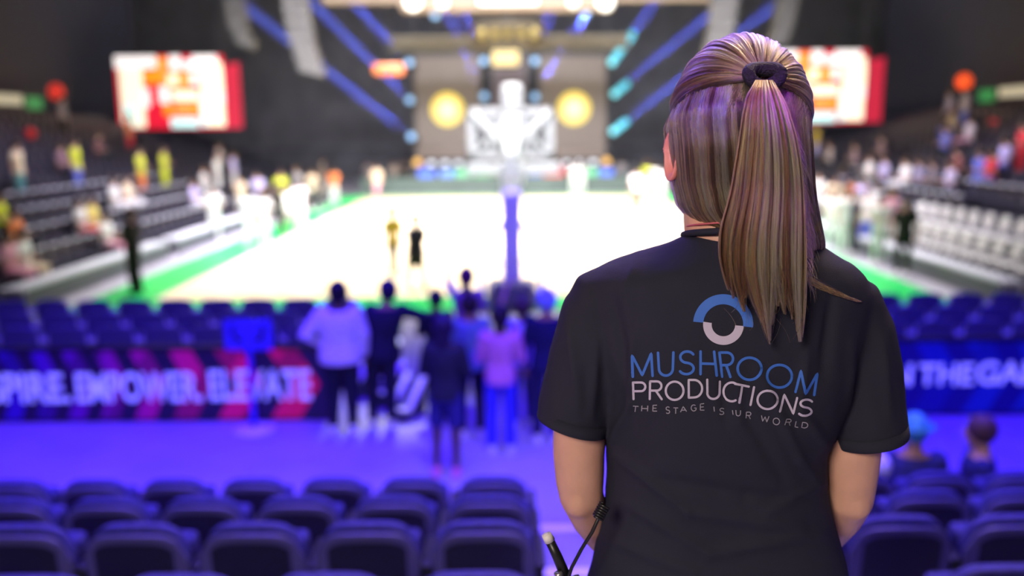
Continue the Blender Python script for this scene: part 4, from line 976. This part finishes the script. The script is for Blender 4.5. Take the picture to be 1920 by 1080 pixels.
for k, px_ in enumerate((770, 907, 1003, 1149)):
    x = Wp(px_, 180, 55.9).x; r = empty('light_tower', (x, 55.9, 1.4), 0, 'dark upright truss tower on the stage, %s from the left, carrying moving heads' % ORD[k], 'truss', 'stage light towers'); mb = MB()
    for (dx, dy) in ((-.18, -.18), (.18, -.18), (-.18, .18), (.18, .18)): mb.tube([(dx, dy, 0), (dx, dy, 7)], .035, 6)
    for j in range(14): mb.tube([(-.18, -.18, j*.5), (.18, -.18, j*.5+.5)], .02, 5)
    mb.build('frame', blk2, r); MB().box((0, 0, .03), (.8, .8, .06)).build('base', blk2, r)
hz = MB().box((0, 54.2, 10.0), (44, 4.5, 15.0)); hm_ = bpy.data.materials.new('haze'); hm_.use_nodes = True; nt = hm_.node_tree
for n in list(nt.nodes): nt.nodes.remove(n)
o_ = nt.nodes.new('ShaderNodeOutputMaterial'); v = nt.nodes.new('ShaderNodeVolumeScatter'); v.inputs['Density'].default_value = .022; v.inputs['Anisotropy'].default_value = .2; v.inputs['Color'].default_value = (.95, .95, 1, 1)
nt.links.new(v.outputs[0], o_.inputs['Volume']); ho = hz.build('haze', hm_); tag(ho, 'thin theatrical haze hanging over the stage end', 'haze', kind='stuff'); hm_.cycles.homogeneous_volume = True
# ------------------------------------------------------------------ rigging overhead
tr = mat('truss_tan', (.13, .115, .09), .6, metal=.0)
def truss(label, x0, x1, Y, z, h=.6, m=tr, seg=None):
    r = empty('lighting_truss', ((x0+x1)/2, Y, z), 0, label, 'truss'); W_ = x1-x0; mb = MB()
    for (dy, dz) in ((-h/2, -h/2), (h/2, -h/2), (-h/2, h/2), (h/2, h/2)): mb.tube([(-W_/2, dy, dz), (W_/2, dy, dz)], .05, 8)
    n = max(4, int(W_/h)); 
    for k in range(n):
        xa, xb = -W_/2+W_*k/n, -W_/2+W_*(k+1)/n
        mb.tube([(xa, -h/2, -h/2), (xb, -h/2, h/2)], .03, 6); mb.tube([(xb, -h/2, -h/2), (xa, h/2, -h/2)], .03, 6)
    mb.build('frame', m, r)
    for q in (-1, 1): MB().cyl((q*W_*.4, 0, h/2), (q*W_*.4, 0, 17.95-z), .03, 6).build('cable', blk2, r)
    return r, W_
YR = 47
a, b_ = Wp(732, 82, YR), Wp(1180, 82, YR); r, _ = truss('long pale truss hanging in front of the stage screens', a.x, b_.x, YR, a.z, .55)
MB().box((-4.0, 0, 0), (4.2, .3, .55), bev=.03).build('fascia', tr, r); MB().box((3.9, 0, 0), (4.4, .3, .55), bev=.03).build('fascia', tr, r)
cr_ = empty('round_truss', Wp(953, 66, 46), 0, 'round brown truss ring hung above the centre of the long truss', 'truss')
mb = MB()
for zz in (-.5, .5): mb.tube([(1.75*math.cos(t_), .9*math.sin(t_), zz*.9) for t_ in [2*PI*k/28 for k in range(29)]], .12, 8, round_=False)
for k in range(20): t_ = 2*PI*k/20; mb.tube([(1.75*math.cos(t_), .9*math.sin(t_), -.45), (1.75*math.cos(t_+.3), .9*math.sin(t_+.3), .45)], .06, 6)
mb.build('frame', mat('truss_brown', (.09, .07, .04), .6), cr_)
for k in range(5): MB().ell((-1.3+k*.65, -.75, 0), (.24, .2, .24), 12, 8).build('lamp_shade', glow('dim_gold', (.36, .28, .10), .7), cr_, smooth=True)
MB().cyl((0, 0, .5), (0, 0, 17.9-Wp(953, 66, 46).z), .04, 6).build('cable', blk2, cr_)
# the centre-hung rig whose underside shows at the top edge
pc = Wp(955, 12, 40); rig = empty('overhead_rig', pc, 0, 'wide tan lit underside of the centre rig at the top edge of the view', 'lighting rig')
tan = mat('rig_tan_glow', (.2, .15, .11), .6, emit=.3, emitcol=(.62, .46, .32))  # emission stands in for the light falling on the rig
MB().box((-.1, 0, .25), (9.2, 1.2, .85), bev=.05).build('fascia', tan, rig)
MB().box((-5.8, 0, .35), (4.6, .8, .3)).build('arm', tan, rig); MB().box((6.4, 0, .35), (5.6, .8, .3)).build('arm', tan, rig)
MB().box((-.05, -.7, .33), (2.5, .2, .7), bev=.06).build('screen', glow('rig_white', (1, .97, .92), 1.1), rig)
for (px_, py_, rr_, s_) in ((774, 4, .36, 1.8), (1135, 4, .36, 1.8), (830, 6, .24, .8), (1075, 6, .22, .7)):
    q = Wp(px_, py_, 39.2)-pc; MB().ell(tuple(q), (rr_, .2, rr_), 16, 10).build('floodlight', glow('flood_%d' % s_, (1, .96, .86), s_), rig, smooth=True)
for q in (-1, 1): MB().cyl((q*3, 0, .6), (q*3, 0, 17.95-pc.z), .05, 6).build('cable', blk2, rig)
p = Wp(948, 109, 50); o = empty('stage_lamp', p, 0, 'wide warm white lamp box at the middle of the stage top', 'lamp'); MB().box((0, 0, 0), (1.5, .3, .8), bev=.14).build('lens', glow('warm_white', (1, .80, .42), .9), o); MB().box((0, .3, 0), (1.7, .3, 1.0)).build('housing', blk2, o); MB().cyl((0, .3, .5), (0, .3, 17.9-p.z), .05, 6).build('cable', blk2, o)
p = Wp(729, 130, 42); o = empty('hanging_sign', p, 0, 'glowing orange oval sign hanging left of the stage', 'sign'); mb = MB(); mb.box((0, 0, 0), (1.45, .3, .5), bev=.24); mb.build('face', mat('oval_orange', (.5, .15, .05), .4, emit=.8, emitcol=(.95, .20, .06)), o, smooth=True); MB().cyl((0, 0, .4), (0, 0, 17.9-p.z), .03, 6).build('cable', blk2, o)
spk = mat('speaker_grey', (.065, .062, .06), .6)
def line_array(label, path, Y, w_):
    P = [Wp(x, y, Y) for x, y in path]; r = empty('speaker_array', P[-1], 0, label, 'speaker'); o = Vector(P[-1])
    L = [0]
    for a_, c_ in zip(P, P[1:]): L.append(L[-1]+(c_-a_).length)
    n = int(L[-1]/.42)
    for k in range(n):
        s_ = (k+.5)/n*L[-1]; j = max(i for i in range(len(L)) if L[i] <= s_ or i == 0); j = min(j, len(P)-2); f = (s_-L[j])/(L[j+1]-L[j]); c_ = P[j].lerp(P[j+1], f)-o; d = P[j+1]-P[j]
        MB().box(c_, (w_, .6, .38), ry=math.atan2(-d.x, -d.z)*-1, bev=.03).build('speaker_box', spk, r)
    MB().cyl(P[0]-o, P[0]-o+Vector((0, 0, max(.3, 17.9-P[0].z))), .05, 6).build('cable', blk2, r)
line_array('short curved speaker array at the top left, farther from centre', [(438, -60), (440, 0), (448, 50), (465, 88)], 36, .75)
line_array('long curved speaker array at the top left, nearer the centre', [(552, -60), (556, 10), (566, 70), (588, 140)], 34, .95)
line_array('curved speaker array at the top right above the woman', [(1362, -60), (1358, 0), (1350, 60), (1336, 120)], 34, .95)
line_array('short curved speaker array at the top right, farther from centre', [(1480, -60), (1476, 0), (1468, 45), (1455, 85)], 36, .75)
# upper suite fronts
for sg, nm in ((-1, 'left'), (1, 'right')):
    w_ = MB(); 
    for k in range(3): w_.box((sg*21.5, 29.4+k*3.1, 7.9), (.2, 2.9, 2.5))
    struct('wall_suite_'+nm, w_, mat('suite_grey', (.13, .14, .24), .7, emit=0))
# ------------------------------------------------------------------ sign stand
g0 = Wz(477, 806); sg_ = empty('sign_stand', g0, 0, 'blue sign panel on a thin pole with round pale base on the concourse', 'sign')
MB().rings([(0, 0, .001, .25, .25), (0, 0, .02, .25, .25), (0, 0, .035, .06, .06)], 28).build('base', mat('base_pale', (.75, .70, .85), .35), sg_, smooth=True)
MB().cyl((0, 0, .03), (0, 0, 1.0), .032, 12).build('pole', mat('sign_blue', (.05, .03, .75), .4, emit=.10, emitcol=(.06, .02, 1)), sg_)
pn = MB().box((0, 0, 1.17), (.56, .035, .36), bev=.012); po = pn.build('panel', MC['sign_blue'], sg_)
for q in (-1, 1): MB().tube([(q*.17, -.022, 1.28), (q*.175, -.022, 1.18), (q*.13, -.022, 1.11), (q*.085, -.022, 1.12)], .026, 8, flat=.3).build('emblem', mat('sign_dark', (.005, .004, .05), .5), po)
# ------------------------------------------------------------------ portable steps by the passage
alu = mat('step_edge', (.85, .85, .88), .35); dkp = mat('step_dark', (.05, .05, .07), .5)
def steps(label, px_, py_, w_, n, rz=0):
    g = Wz(px_, py_); r = empty('portable_steps', g, rz, label, 'steps')
    for k in range(n):
        z = .2*(k+1); t = MB().box((0, .26*k, z), (w_, .27, .03)).build('tread', dkp, r); MB().box((0, .26*k-.135, z+.005), (w_, .03, .055)).build('nosing', alu, t)
    for q in (-1, 1): MB().tube([(q*w_/2, -.1, .02), (q*w_/2, .26*n, .2*n)], .025, 8).build('side_rail', dkp, r); MB().box((q*w_/2, .26*(n-1), .1*n), (.04, .04, .2*n)).build('leg', dkp, r)
    return r
def ramp(label, near_l, near_r, far_r, far_l, z0, z1):
    P = [Wz(*near_l, z0), Wz(*near_r, z0), Wz(*far_r, z1), Wz(*far_l, z1)]; o = P[0].copy(); o.z = 0; r = empty('portable_steps', o, 0, label, 'steps'); P = [p-o for p in P]
    bot = [Vector((p.x, p.y, .0)) for p in P]; MB().add(P+bot, [(0, 1, 2, 3), (7, 6, 5, 4), (0, 4, 5, 1), (1, 5, 6, 2), (2, 6, 7, 3), (3, 7, 4, 0)]).build('body', dkp, r)
    for i, j in ((1, 2), (0, 3), (0, 1)):
        MB().tube([P[i]+Vector((0, 0, .02)), P[j]+Vector((0, 0, .02))], .045, 8, flat=.6).build('edge_strip', alu, r, smooth=True)
    for k in range(1, 4): 
        f = k/4; MB().tube([P[0].lerp(P[3], f)+Vector((0, 0, .012)), P[1].lerp(P[2], f)+Vector((0, 0, .012))], .014, 6).build('tread_edge', MC['step_mid'], r)
mat('step_mid', (.3, .3, .34), .5)
ramp('low dark portable steps with bright edges, nearest one in the passage', (733, 772), (766, 772), (797, 706), (765, 706), .12, .45)
ramp('low dark portable steps with bright edges behind the nearest ones', (695, 738), (725, 738), (755, 684), (728, 684), .2, .5)
ramp('low dark portable steps with bright edges beside the man in the pale top', (655, 722), (668, 722), (692, 690), (680, 690), .2, .4)
for k, (px_, py_, col) in enumerate([(722, 612, (.03, .45, .10)), (748, 612, (.03, .4, .12)), (812, 575, (.03, .5, .2)), (810, 610, (.04, .5, .12)), (720, 640, (.7, .75, .65)), (748, 640, (.7, .75, .65))]):
    Y = 11.4; p = Wp(px_, py_, Y); o = empty('status_light', p, 0, ('small green light' if k < 4 else 'small pale light')+' on a stand by the passage, %s of the cluster' % ORD[k], 'lamp', 'small lights by the passage')
    MB().ell((0, 0, 0), (.04, .04, .05), 12, 8).build('lens', glow('st_%d' % (k > 3), col, 1.0), o, smooth=True); MB().cyl((0, .03, -.02), (0, .03, -p.z), .02, 8).build('stand', blk2, o)
# ------------------------------------------------------------------ the people around the passage
def at(px_, py_): return Wz(px_, py_)
def hgt(px_, py_foot, py_top):
    g = Wz(px_, py_foot); return Wp(px_, py_top, g.y).z
def mid(px_, foot, ptop, label, rz=0, **k):
    g = Wz(px_, foot); H = Wp(px_, ptop, g.y).z; return person('person', label, (g.x, g.y, 0), R(rz), min(2.05, H/.995), **{'hs': 1.18, **k})
mid(645, 812, 533, 'person in an oversized pale shirt and dark trousers at the slogan board end', 5, pose='hip', shirt=(.80, .78, .9), trousers=(.02, .02, .04), hair=(.01, .008, .02), skin='dark', build=1.35, long_sleeve=True, shoes=(.75, .75, .85), vox=.011)
mid(718, 800, 530, 'person in a dark cap and dark jacket with one arm stretched to the side', 0, pose='side', shirt=(.02, .02, .045), trousers=(.02, .02, .04), hair=(.02, .012, .05), skin='tan', build=1.2, long_sleeve=True, top='cap', vox=.011)
mid(838, 890, 596, 'slim person in a dark navy hoodie and shorts, nearest of the group on the concourse', -8, pose='front', shirt=(.012, .012, .05), trousers=(.03, .025, .2), hair=(.012, .012, .05), skin='dark', long_sleeve=True, top='hood', shorts=True, shoes=(.75, .2, .4), vox=.011)
mid(884, 818, 556, 'person in a grey-blue top and black trousers behind the pink shirted one', 10, pose='front', shirt=(.18, .30, .42), trousers=(.015, .015, .03), hair=(.03, .02, .02), skin='tan', vox=.011)
mid(940, 848, 578, 'person in a pink top and bright blue jeans with long dark hair', 0, pose='front', shirt=(.62, .22, .50), trousers=(.05, .04, .75), hair=(.015, .01, .02), skin='light', top='long', long_sleeve=True, vox=.011)
mid(1025, 828, 548, 'person in dark navy clothes and a pale blue cap beside the woman', 0, pose='stand', shirt=(.015, .015, .07), trousers=(.02, .018, .08), hair=(.25, .35, .7), skin='tan', top='cap', long_sleeve=True, shoes=(.8, .8, .85), vox=.011)
mid(980, 800, 562, 'person in a pale lilac top standing between the pink and navy clothed people', 20, pose='raise', shirt=(.55, .5, .75), trousers=(.05, .05, .12), hair=(.08, .05, .05), skin='light', top='long', vox=.013)
mid(822, 770, 548, 'person in black beside the green lights, only the head and back showing', 0, pose='front', shirt=(.012, .012, .03), trousers=(.012, .012, .03), hair=(.015, .02, .03), skin='dark', long_sleeve=True, vox=.013)
mid(878, 740, 506, 'person in a violet top raising a phone toward the court', 0, pose='raise', shirt=(.30, .12, .42), trousers=(.03, .03, .06), hair=(.12, .02, .08), skin='tan', top='long', vox=.013)
# on and beside the court
mid(256, 552, 392, 'tall person in black standing at the left sideline', 80, pose='front', shirt=(.01, .01, .012), trousers=(.01, .01, .012), hair=(.05, .03, .03), skin='tan', long_sleeve=True, shoes=(.02, .02, .02))
mid(783, 545, 405, 'player in a dark shirt and shorts standing mid court', 35, build=1.15, pose='walk', shirt=(.02, .02, .025), trousers=(.015, .02, .015), hair=(.01, .01, .01), skin='dark', shorts=True, shoes=(.5, .5, .5))
mid(739, 520, 392, 'slim player in black and yellow at mid court', 30, pose='stand', shirt=(.35, .28, .02), trousers=(.012, .012, .012), hair=(.01, .01, .01), skin='dark', build=.95)
# prototypes for the far crowd: shared shapes, own colours
SC = {}
def crowd_proto(key, **k):
    o = person('person', 'x', (0, 0, 0), vox=.03, **k); bodies = [o]
    kids(o); SC[key] = o; return o
for key, kw in (('stand', dict(pose='stand')), ('front', dict(pose='front')), ('walk', dict(pose='walk')), ('sit', dict(pose='front', seated=True)), ('phone', dict(pose='phone', top='long')), ('shorts', dict(pose='stand', shorts=True))): crowd_proto(key, **kw)
fresh = {k: True for k in SC}
def crowd(key, loc, rz, label, shirt, trousers=(.03, .03, .04), hair=(.03, .02, .015), skin='tan', s=1.0, group=None):
    o = SC[key]
    if not fresh[key]: o = copy_tree(o)
    fresh[key] = False
    o.location = loc; o.rotation_euler.z = R(rz); o.scale = (s, s, s); tag(o, label, 'person', group)
    ks = o.children if not o.name.endswith('x') else []
    M_ = {'body': SK[skin], 'shirt': fabric('cloth_%02d_%02d_%02d' % tuple(int(c*99) for c in shirt), shirt), 'trousers': fabric('cloth_%02d_%02d_%02d' % tuple(int(c*99) for c in trousers), trousers), 'hair': fabric('hair_%02d_%02d_%02d' % tuple(int(c*99) for c in hair), hair, .5)}
    M_['shorts'] = M_['trousers']
    for c in [c for c in bpy.data.objects if c.parent == o]:
        st_ = c.name.split('.')[0]
        if st_ in M_: c.material_slots[0].link = 'OBJECT'; c.material_slots[0].material = M_[st_]
    return o
W_ = (.80, .78, .76); YE = (.55, .60, .04); PK = (.75, .35, .45); OR = (.75, .22, .08); BL_ = (.12, .16, .6); TE = (.12, .35, .38); BK = (.015, .015, .02); LI = (.5, .45, .75); RD = (.65, .04, .06); CR = (.8, .65, .45)
def stand_z(x):
    return .12+RISE*max(0, min(10, int((abs(x)-X0)/RUN)))
FAR = []
# (pose, px, py of the feet on the floor or of the hips in the stand, depth, facing, colours, words)
court = [('front', 405, 452, 200, W_, W_, 'left sideline person all in white by the table end'), ('walk', 470, 462, 150, W_, W_, 'white kitted player nearest the left sideline table'), ('stand', 497, 470, 170, W_, W_, 'white kitted player with back half turned, second of the left group'),
         ('front', 528, 455, 90, BK, BK, 'person in black amid the white kitted left group'), ('shorts', 540, 447, 200, W_, (.3, .3, .3), 'player in white top and grey shorts in the left group'), ('stand', 565, 440, 220, W_, W_, 'last white kitted player of the left group'),
         ('phone', 455, 418, 160, CR, W_, 'cream topped person behind the left group'), ('front', 487, 408, 180, LI, BK, 'lilac topped person behind the left group'), ('stand', 530, 405, 200, YE, BK, 'yellow topped steward behind the left group'),
         ('stand', 606, 398, 90, (.12, .12, .12), BK, 'dark clothed person at the far left apron'), ('phone', 588, 396, 150, CR, BK, 'cream topped person at the far left apron'), ('stand', 628, 385, 190, OR, W_, 'orange topped person by the far left corner'), ('walk', 708, 378, 160, CR, PK, 'peach clothed person at the far left court corner'), ('stand', 560, 388, 150, (.4, .4, .42), BK, 'grey topped person far along the left sideline'),
         ('stand', 1193, 400, 180, W_, BK, 'person in white top and dark trousers beyond the hoop at right'), ('walk', 1212, 372, 200, YE, W_, 'yellow topped person in the far right corner'), ('stand', 1240, 385, 180, W_, W_, 'white clothed person left of the woman\'s ear'), ('shorts', 1225, 372, 150, W_, W_, 'white kitted player in the far right corner'), ('front', 1090, 366, 180, (.6, .6, .55), W_, 'pale clothed person by the far baseline'), ('front', 1075, 366, 160, W_, W_, 'white clothed person at the far baseline'),
         ('front', 1555, 470, 160, W_, W_, 'white clothed person just right of the woman\'s hair'), ('stand', 1580, 480, 200, W_, W_, 'white clothed person with back turned on the right sideline'), ('stand', 1600, 482, 90, (.04, .04, .07), (.03, .03, .05), 'slim person in dark clothes on the right sideline'), ('front', 1620, 475, 170, W_, BL_, 'white topped person in blue trousers on the right sideline'),
         ('front', 1645, 500, 180, W_, W_, 'white clothed person in front of the right sideline group'), ('walk', 1665, 482, 200, PK, W_, 'pink topped person in the right sideline group'), ('stand', 1690, 520, 160, BK, BK, 'tall person in black near the white chairs'), ('front', 1560, 430, 180, CR, W_, 'cream topped person beyond the right sideline group'), ('stand', 1590, 428, 200, OR, W_, 'orange topped person beyond the right sideline group'), ('front', 1530, 420, 180, W_, W_, 'white clothed person farthest on the right sideline'),
         ('stand', 1615, 432, 150, LI, W_, 'lilac clothed person beyond the right sideline group'), ('front', 1575, 405, 170, (.5, .5, .9), BK, 'blue topped person far along the right sideline'), ('walk', 1640, 445, 190, W_, LI, 'white topped person walking by the right stand')]
for i, (k, px_, py_, rz, sh, tr_, lb) in enumerate(court):
    g = Wz(px_, py_); 
    x = g.x
    crowd(k, (x, g.y, .03 if abs(x) < 9.6 else 0), rz, lb, sh, tr_, random.choice([(.03, .02, .015), (.1, .06, .03), (.01, .01, .01)]), random.choice(['tan', 'dark', 'light']), random.uniform(1.0, 1.1))
def in_stand(px_, py_head, sg_, row, key, sh, tr_, lb, sk='light', hr=(.05, .03, .02)):
    x = sg_*(X0+RUN*row+.3); z = .12+RISE*row; 
    # depth at which this stand row is seen in this photo column
    d = CM.to_3x3() @ Vector(((px_-960)/FPX, (540-py_head)/FPX, -1)); Y = x/d.x*d.y
    crowd(key, (x, Y, z), -90 if sg_ < 0 else 90, lb, sh, tr_, hr, sk, 1.05)
for a in [(38, 360, -1, 4, 'stand', CR, TE, 'person in a cream top and teal trousers high in the left stand'), (147, 360, -1, 4, 'stand', YE, BL_, 'yellow and blue clothed person in the left stand'), (248, 322, -1, 7, 'stand', OR, RD, 'orange clothed person standing highest in the left stand'),
          (120, 350, -1, 5, 'sit', (.15, .08, .12), BK, 'dim reddish clothed person sitting in the left stand'), (190, 330, -1, 6, 'sit', (.12, .05, .07), BK, 'dark red clothed person sitting in the left stand'), (268, 372, -1, 3, 'front', YE, OR, 'left of the two yellow vested stewards in the left stand'), (312, 368, -1, 3, 'front', YE, YE, 'right of the two yellow vested stewards in the left stand'),
          (217, 400, -1, 2, 'sit', W_, W_, 'white topped person sitting behind the tall person in black'), (242, 395, -1, 2, 'sit', CR, W_, 'cream topped person sitting behind the tall person in black'), (152, 425, -1, 1, 'sit', W_, RD, 'white and red clothed seated person in the left stand'), (175, 430, -1, 1, 'sit', (.75, .6, .15), W_, 'gold topped seated person in the left stand'),
          (200, 452, -1, 0, 'sit', W_, PK, 'white topped seated person in the front of the left stand'), (30, 440, -1, 1, 'sit', OR, BK, 'orange clothed seated person at the left edge'), (12, 455, -1, 0, 'sit', PK, PK, 'pink clothed seated person at the left edge'), (45, 490, -1, 0, 'sit', W_, CR, 'white clothed seated person at the left edge, lowest'),
          (0, 410, -1, 2, 'sit', YE, BK, 'yellow clothed person cut by the left edge'), (365, 385, -1, 1, 'sit', LI, W_, 'lilac clothed seated person beside the white group'), (385, 372, -1, 2, 'sit', W_, W_, 'white clothed seated person beyond the yellow stewards'), (125, 285, -1, 9, 'stand', (.35, .3, .32), BK, 'grey topped person high at the back of the left stand'),
          (410, 358, -1, 2, 'stand', W_, W_, 'white clothed person standing in the far left stand'), (440, 350, -1, 2, 'stand', LI, W_, 'lilac clothed person standing in the far left stand'), (415, 352, -1, 3, 'front', (.5, .45, .45), BK, 'grey topped person in the far left stand'), (605, 320, -1, 0, 'stand', (.2, .2, .2), BK, 'grey clothed person by the far wall at left'),
          (1775, 262, 1, 9, 'stand', (.35, .3, .4), BK, 'grey topped person of the cluster high in the right stand'), (1804, 262, 1, 9, 'front', (.7, .6, .65), BL_, 'pale topped person of the cluster high in the right stand'), (1782, 280, 1, 8, 'sit', (.6, .45, .3), BL_, 'tan topped person of the cluster high in the right stand'), (1812, 318, 1, 7, 'sit', (.85, .75, .82), PK, 'pale pink topped person below the cluster in the right stand'),
          (1767, 335, 1, 6, 'sit', BL_, BK, 'blue clothed person sitting mid height in the right stand'), (1530, 280, 1, 5, 'stand', (.6, .42, .02), LI, 'mustard topped person right of the woman\'s hair'), (1555, 295, 1, 4, 'sit', (.4, .35, .35), BK, 'grey clothed seated person right of the woman\'s hair'),
          (1912, 350, 1, 5, 'front', RD, RD, 'red clothed person at the right edge'), (1880, 350, 1, 5, 'sit', LI, BL_, 'lilac clothed seated person near the right edge'), (1855, 368, 1, 4, 'sit', RD, BL_, 'red topped seated person near the right edge'), (1832, 375, 1, 4, 'sit', BL_, BK, 'bright blue topped seated person in the right stand'), (1790, 368, 1, 4, 'sit', (.2, .05, .05), BK, 'dark red topped seated person in the right stand'),
          (1628, 355, 1, 3, 'sit', W_, BK, 'white topped seated person above the right sideline group'), (1655, 370, 1, 3, 'sit', LI, BK, 'lilac topped seated person above the right sideline group'), (1695, 378, 1, 3, 'sit', W_, W_, 'white clothed seated person left of the white chairs'), (1720, 378, 1, 3, 'sit', (.2, .2, .35), BK, 'slate topped seated person left of the white chairs'),
          (1600, 330, 1, 4, 'sit', (.25, .18, .22), BK, 'mauve clothed seated person in the far right stand'), (1650, 320, 1, 5, 'sit', (.18, .12, .15), BK, 'dim clothed seated person in the far right stand'), (1745, 380, 1, 3, 'sit', (.1, .1, .14), BK, 'charcoal clothed seated person above the white chairs'), (1778, 395, 1, 3, 'sit', (.45, .4, .6), BK, 'soft violet topped seated person above the white chairs')]: in_stand(*a)
STG = [(760, BK, 'dark'), (795, BL_, 'blue'), (880, (.1, .3, .12), 'green'), (1048, RD, 'red'), (1125, (.15, .15, .2), 'charcoal'), (1165, (.3, .3, .3), 'grey'), (740, (.3, .25, .2), 'brown'), (690, (.2, .18, .18), 'taupe')]
for px_, col, nm in STG:
    p = Wp(px_, 340, 52.6); crowd('front', (p.x, 52.6, 0), 180, '%s clothed crew member standing in front of the stage' % nm, col, BK, s=.98)
# two spectators in the front block, right side
o = empty('x'); bpy.data.objects.remove(o)
hx_ = Wp(1716, 800, 5.75); person('person', 'person in a teal wide-brimmed hat seated in front of the right seat block', (hx_.x, 5.75, .54-.15), R(-8), 1.62, 'front', (.05, .05, .2), hair=(.08, .42, .45), skin='light', top='hat', seated=True, vox=.012)
hx_ = Wp(1842, 800, 5.75); person('person', 'person with short brown hair turned sideways in front of the right seat block', (hx_.x, 5.75, .54-.15), R(70), 1.60, 'front', (.03, .03, .12), hair=(.10, .05, .06), skin='light', seated=True, vox=.012)
hx_ = Wp(1648, 862, 5.6); person('person', 'person in a white top seated low at the woman\'s right elbow', (hx_.x, 5.6, .54-.25), 0, 1.45, 'front', (.7, .7, .9), hair=(.7, .7, .85), skin='light', seated=True, vox=.012)
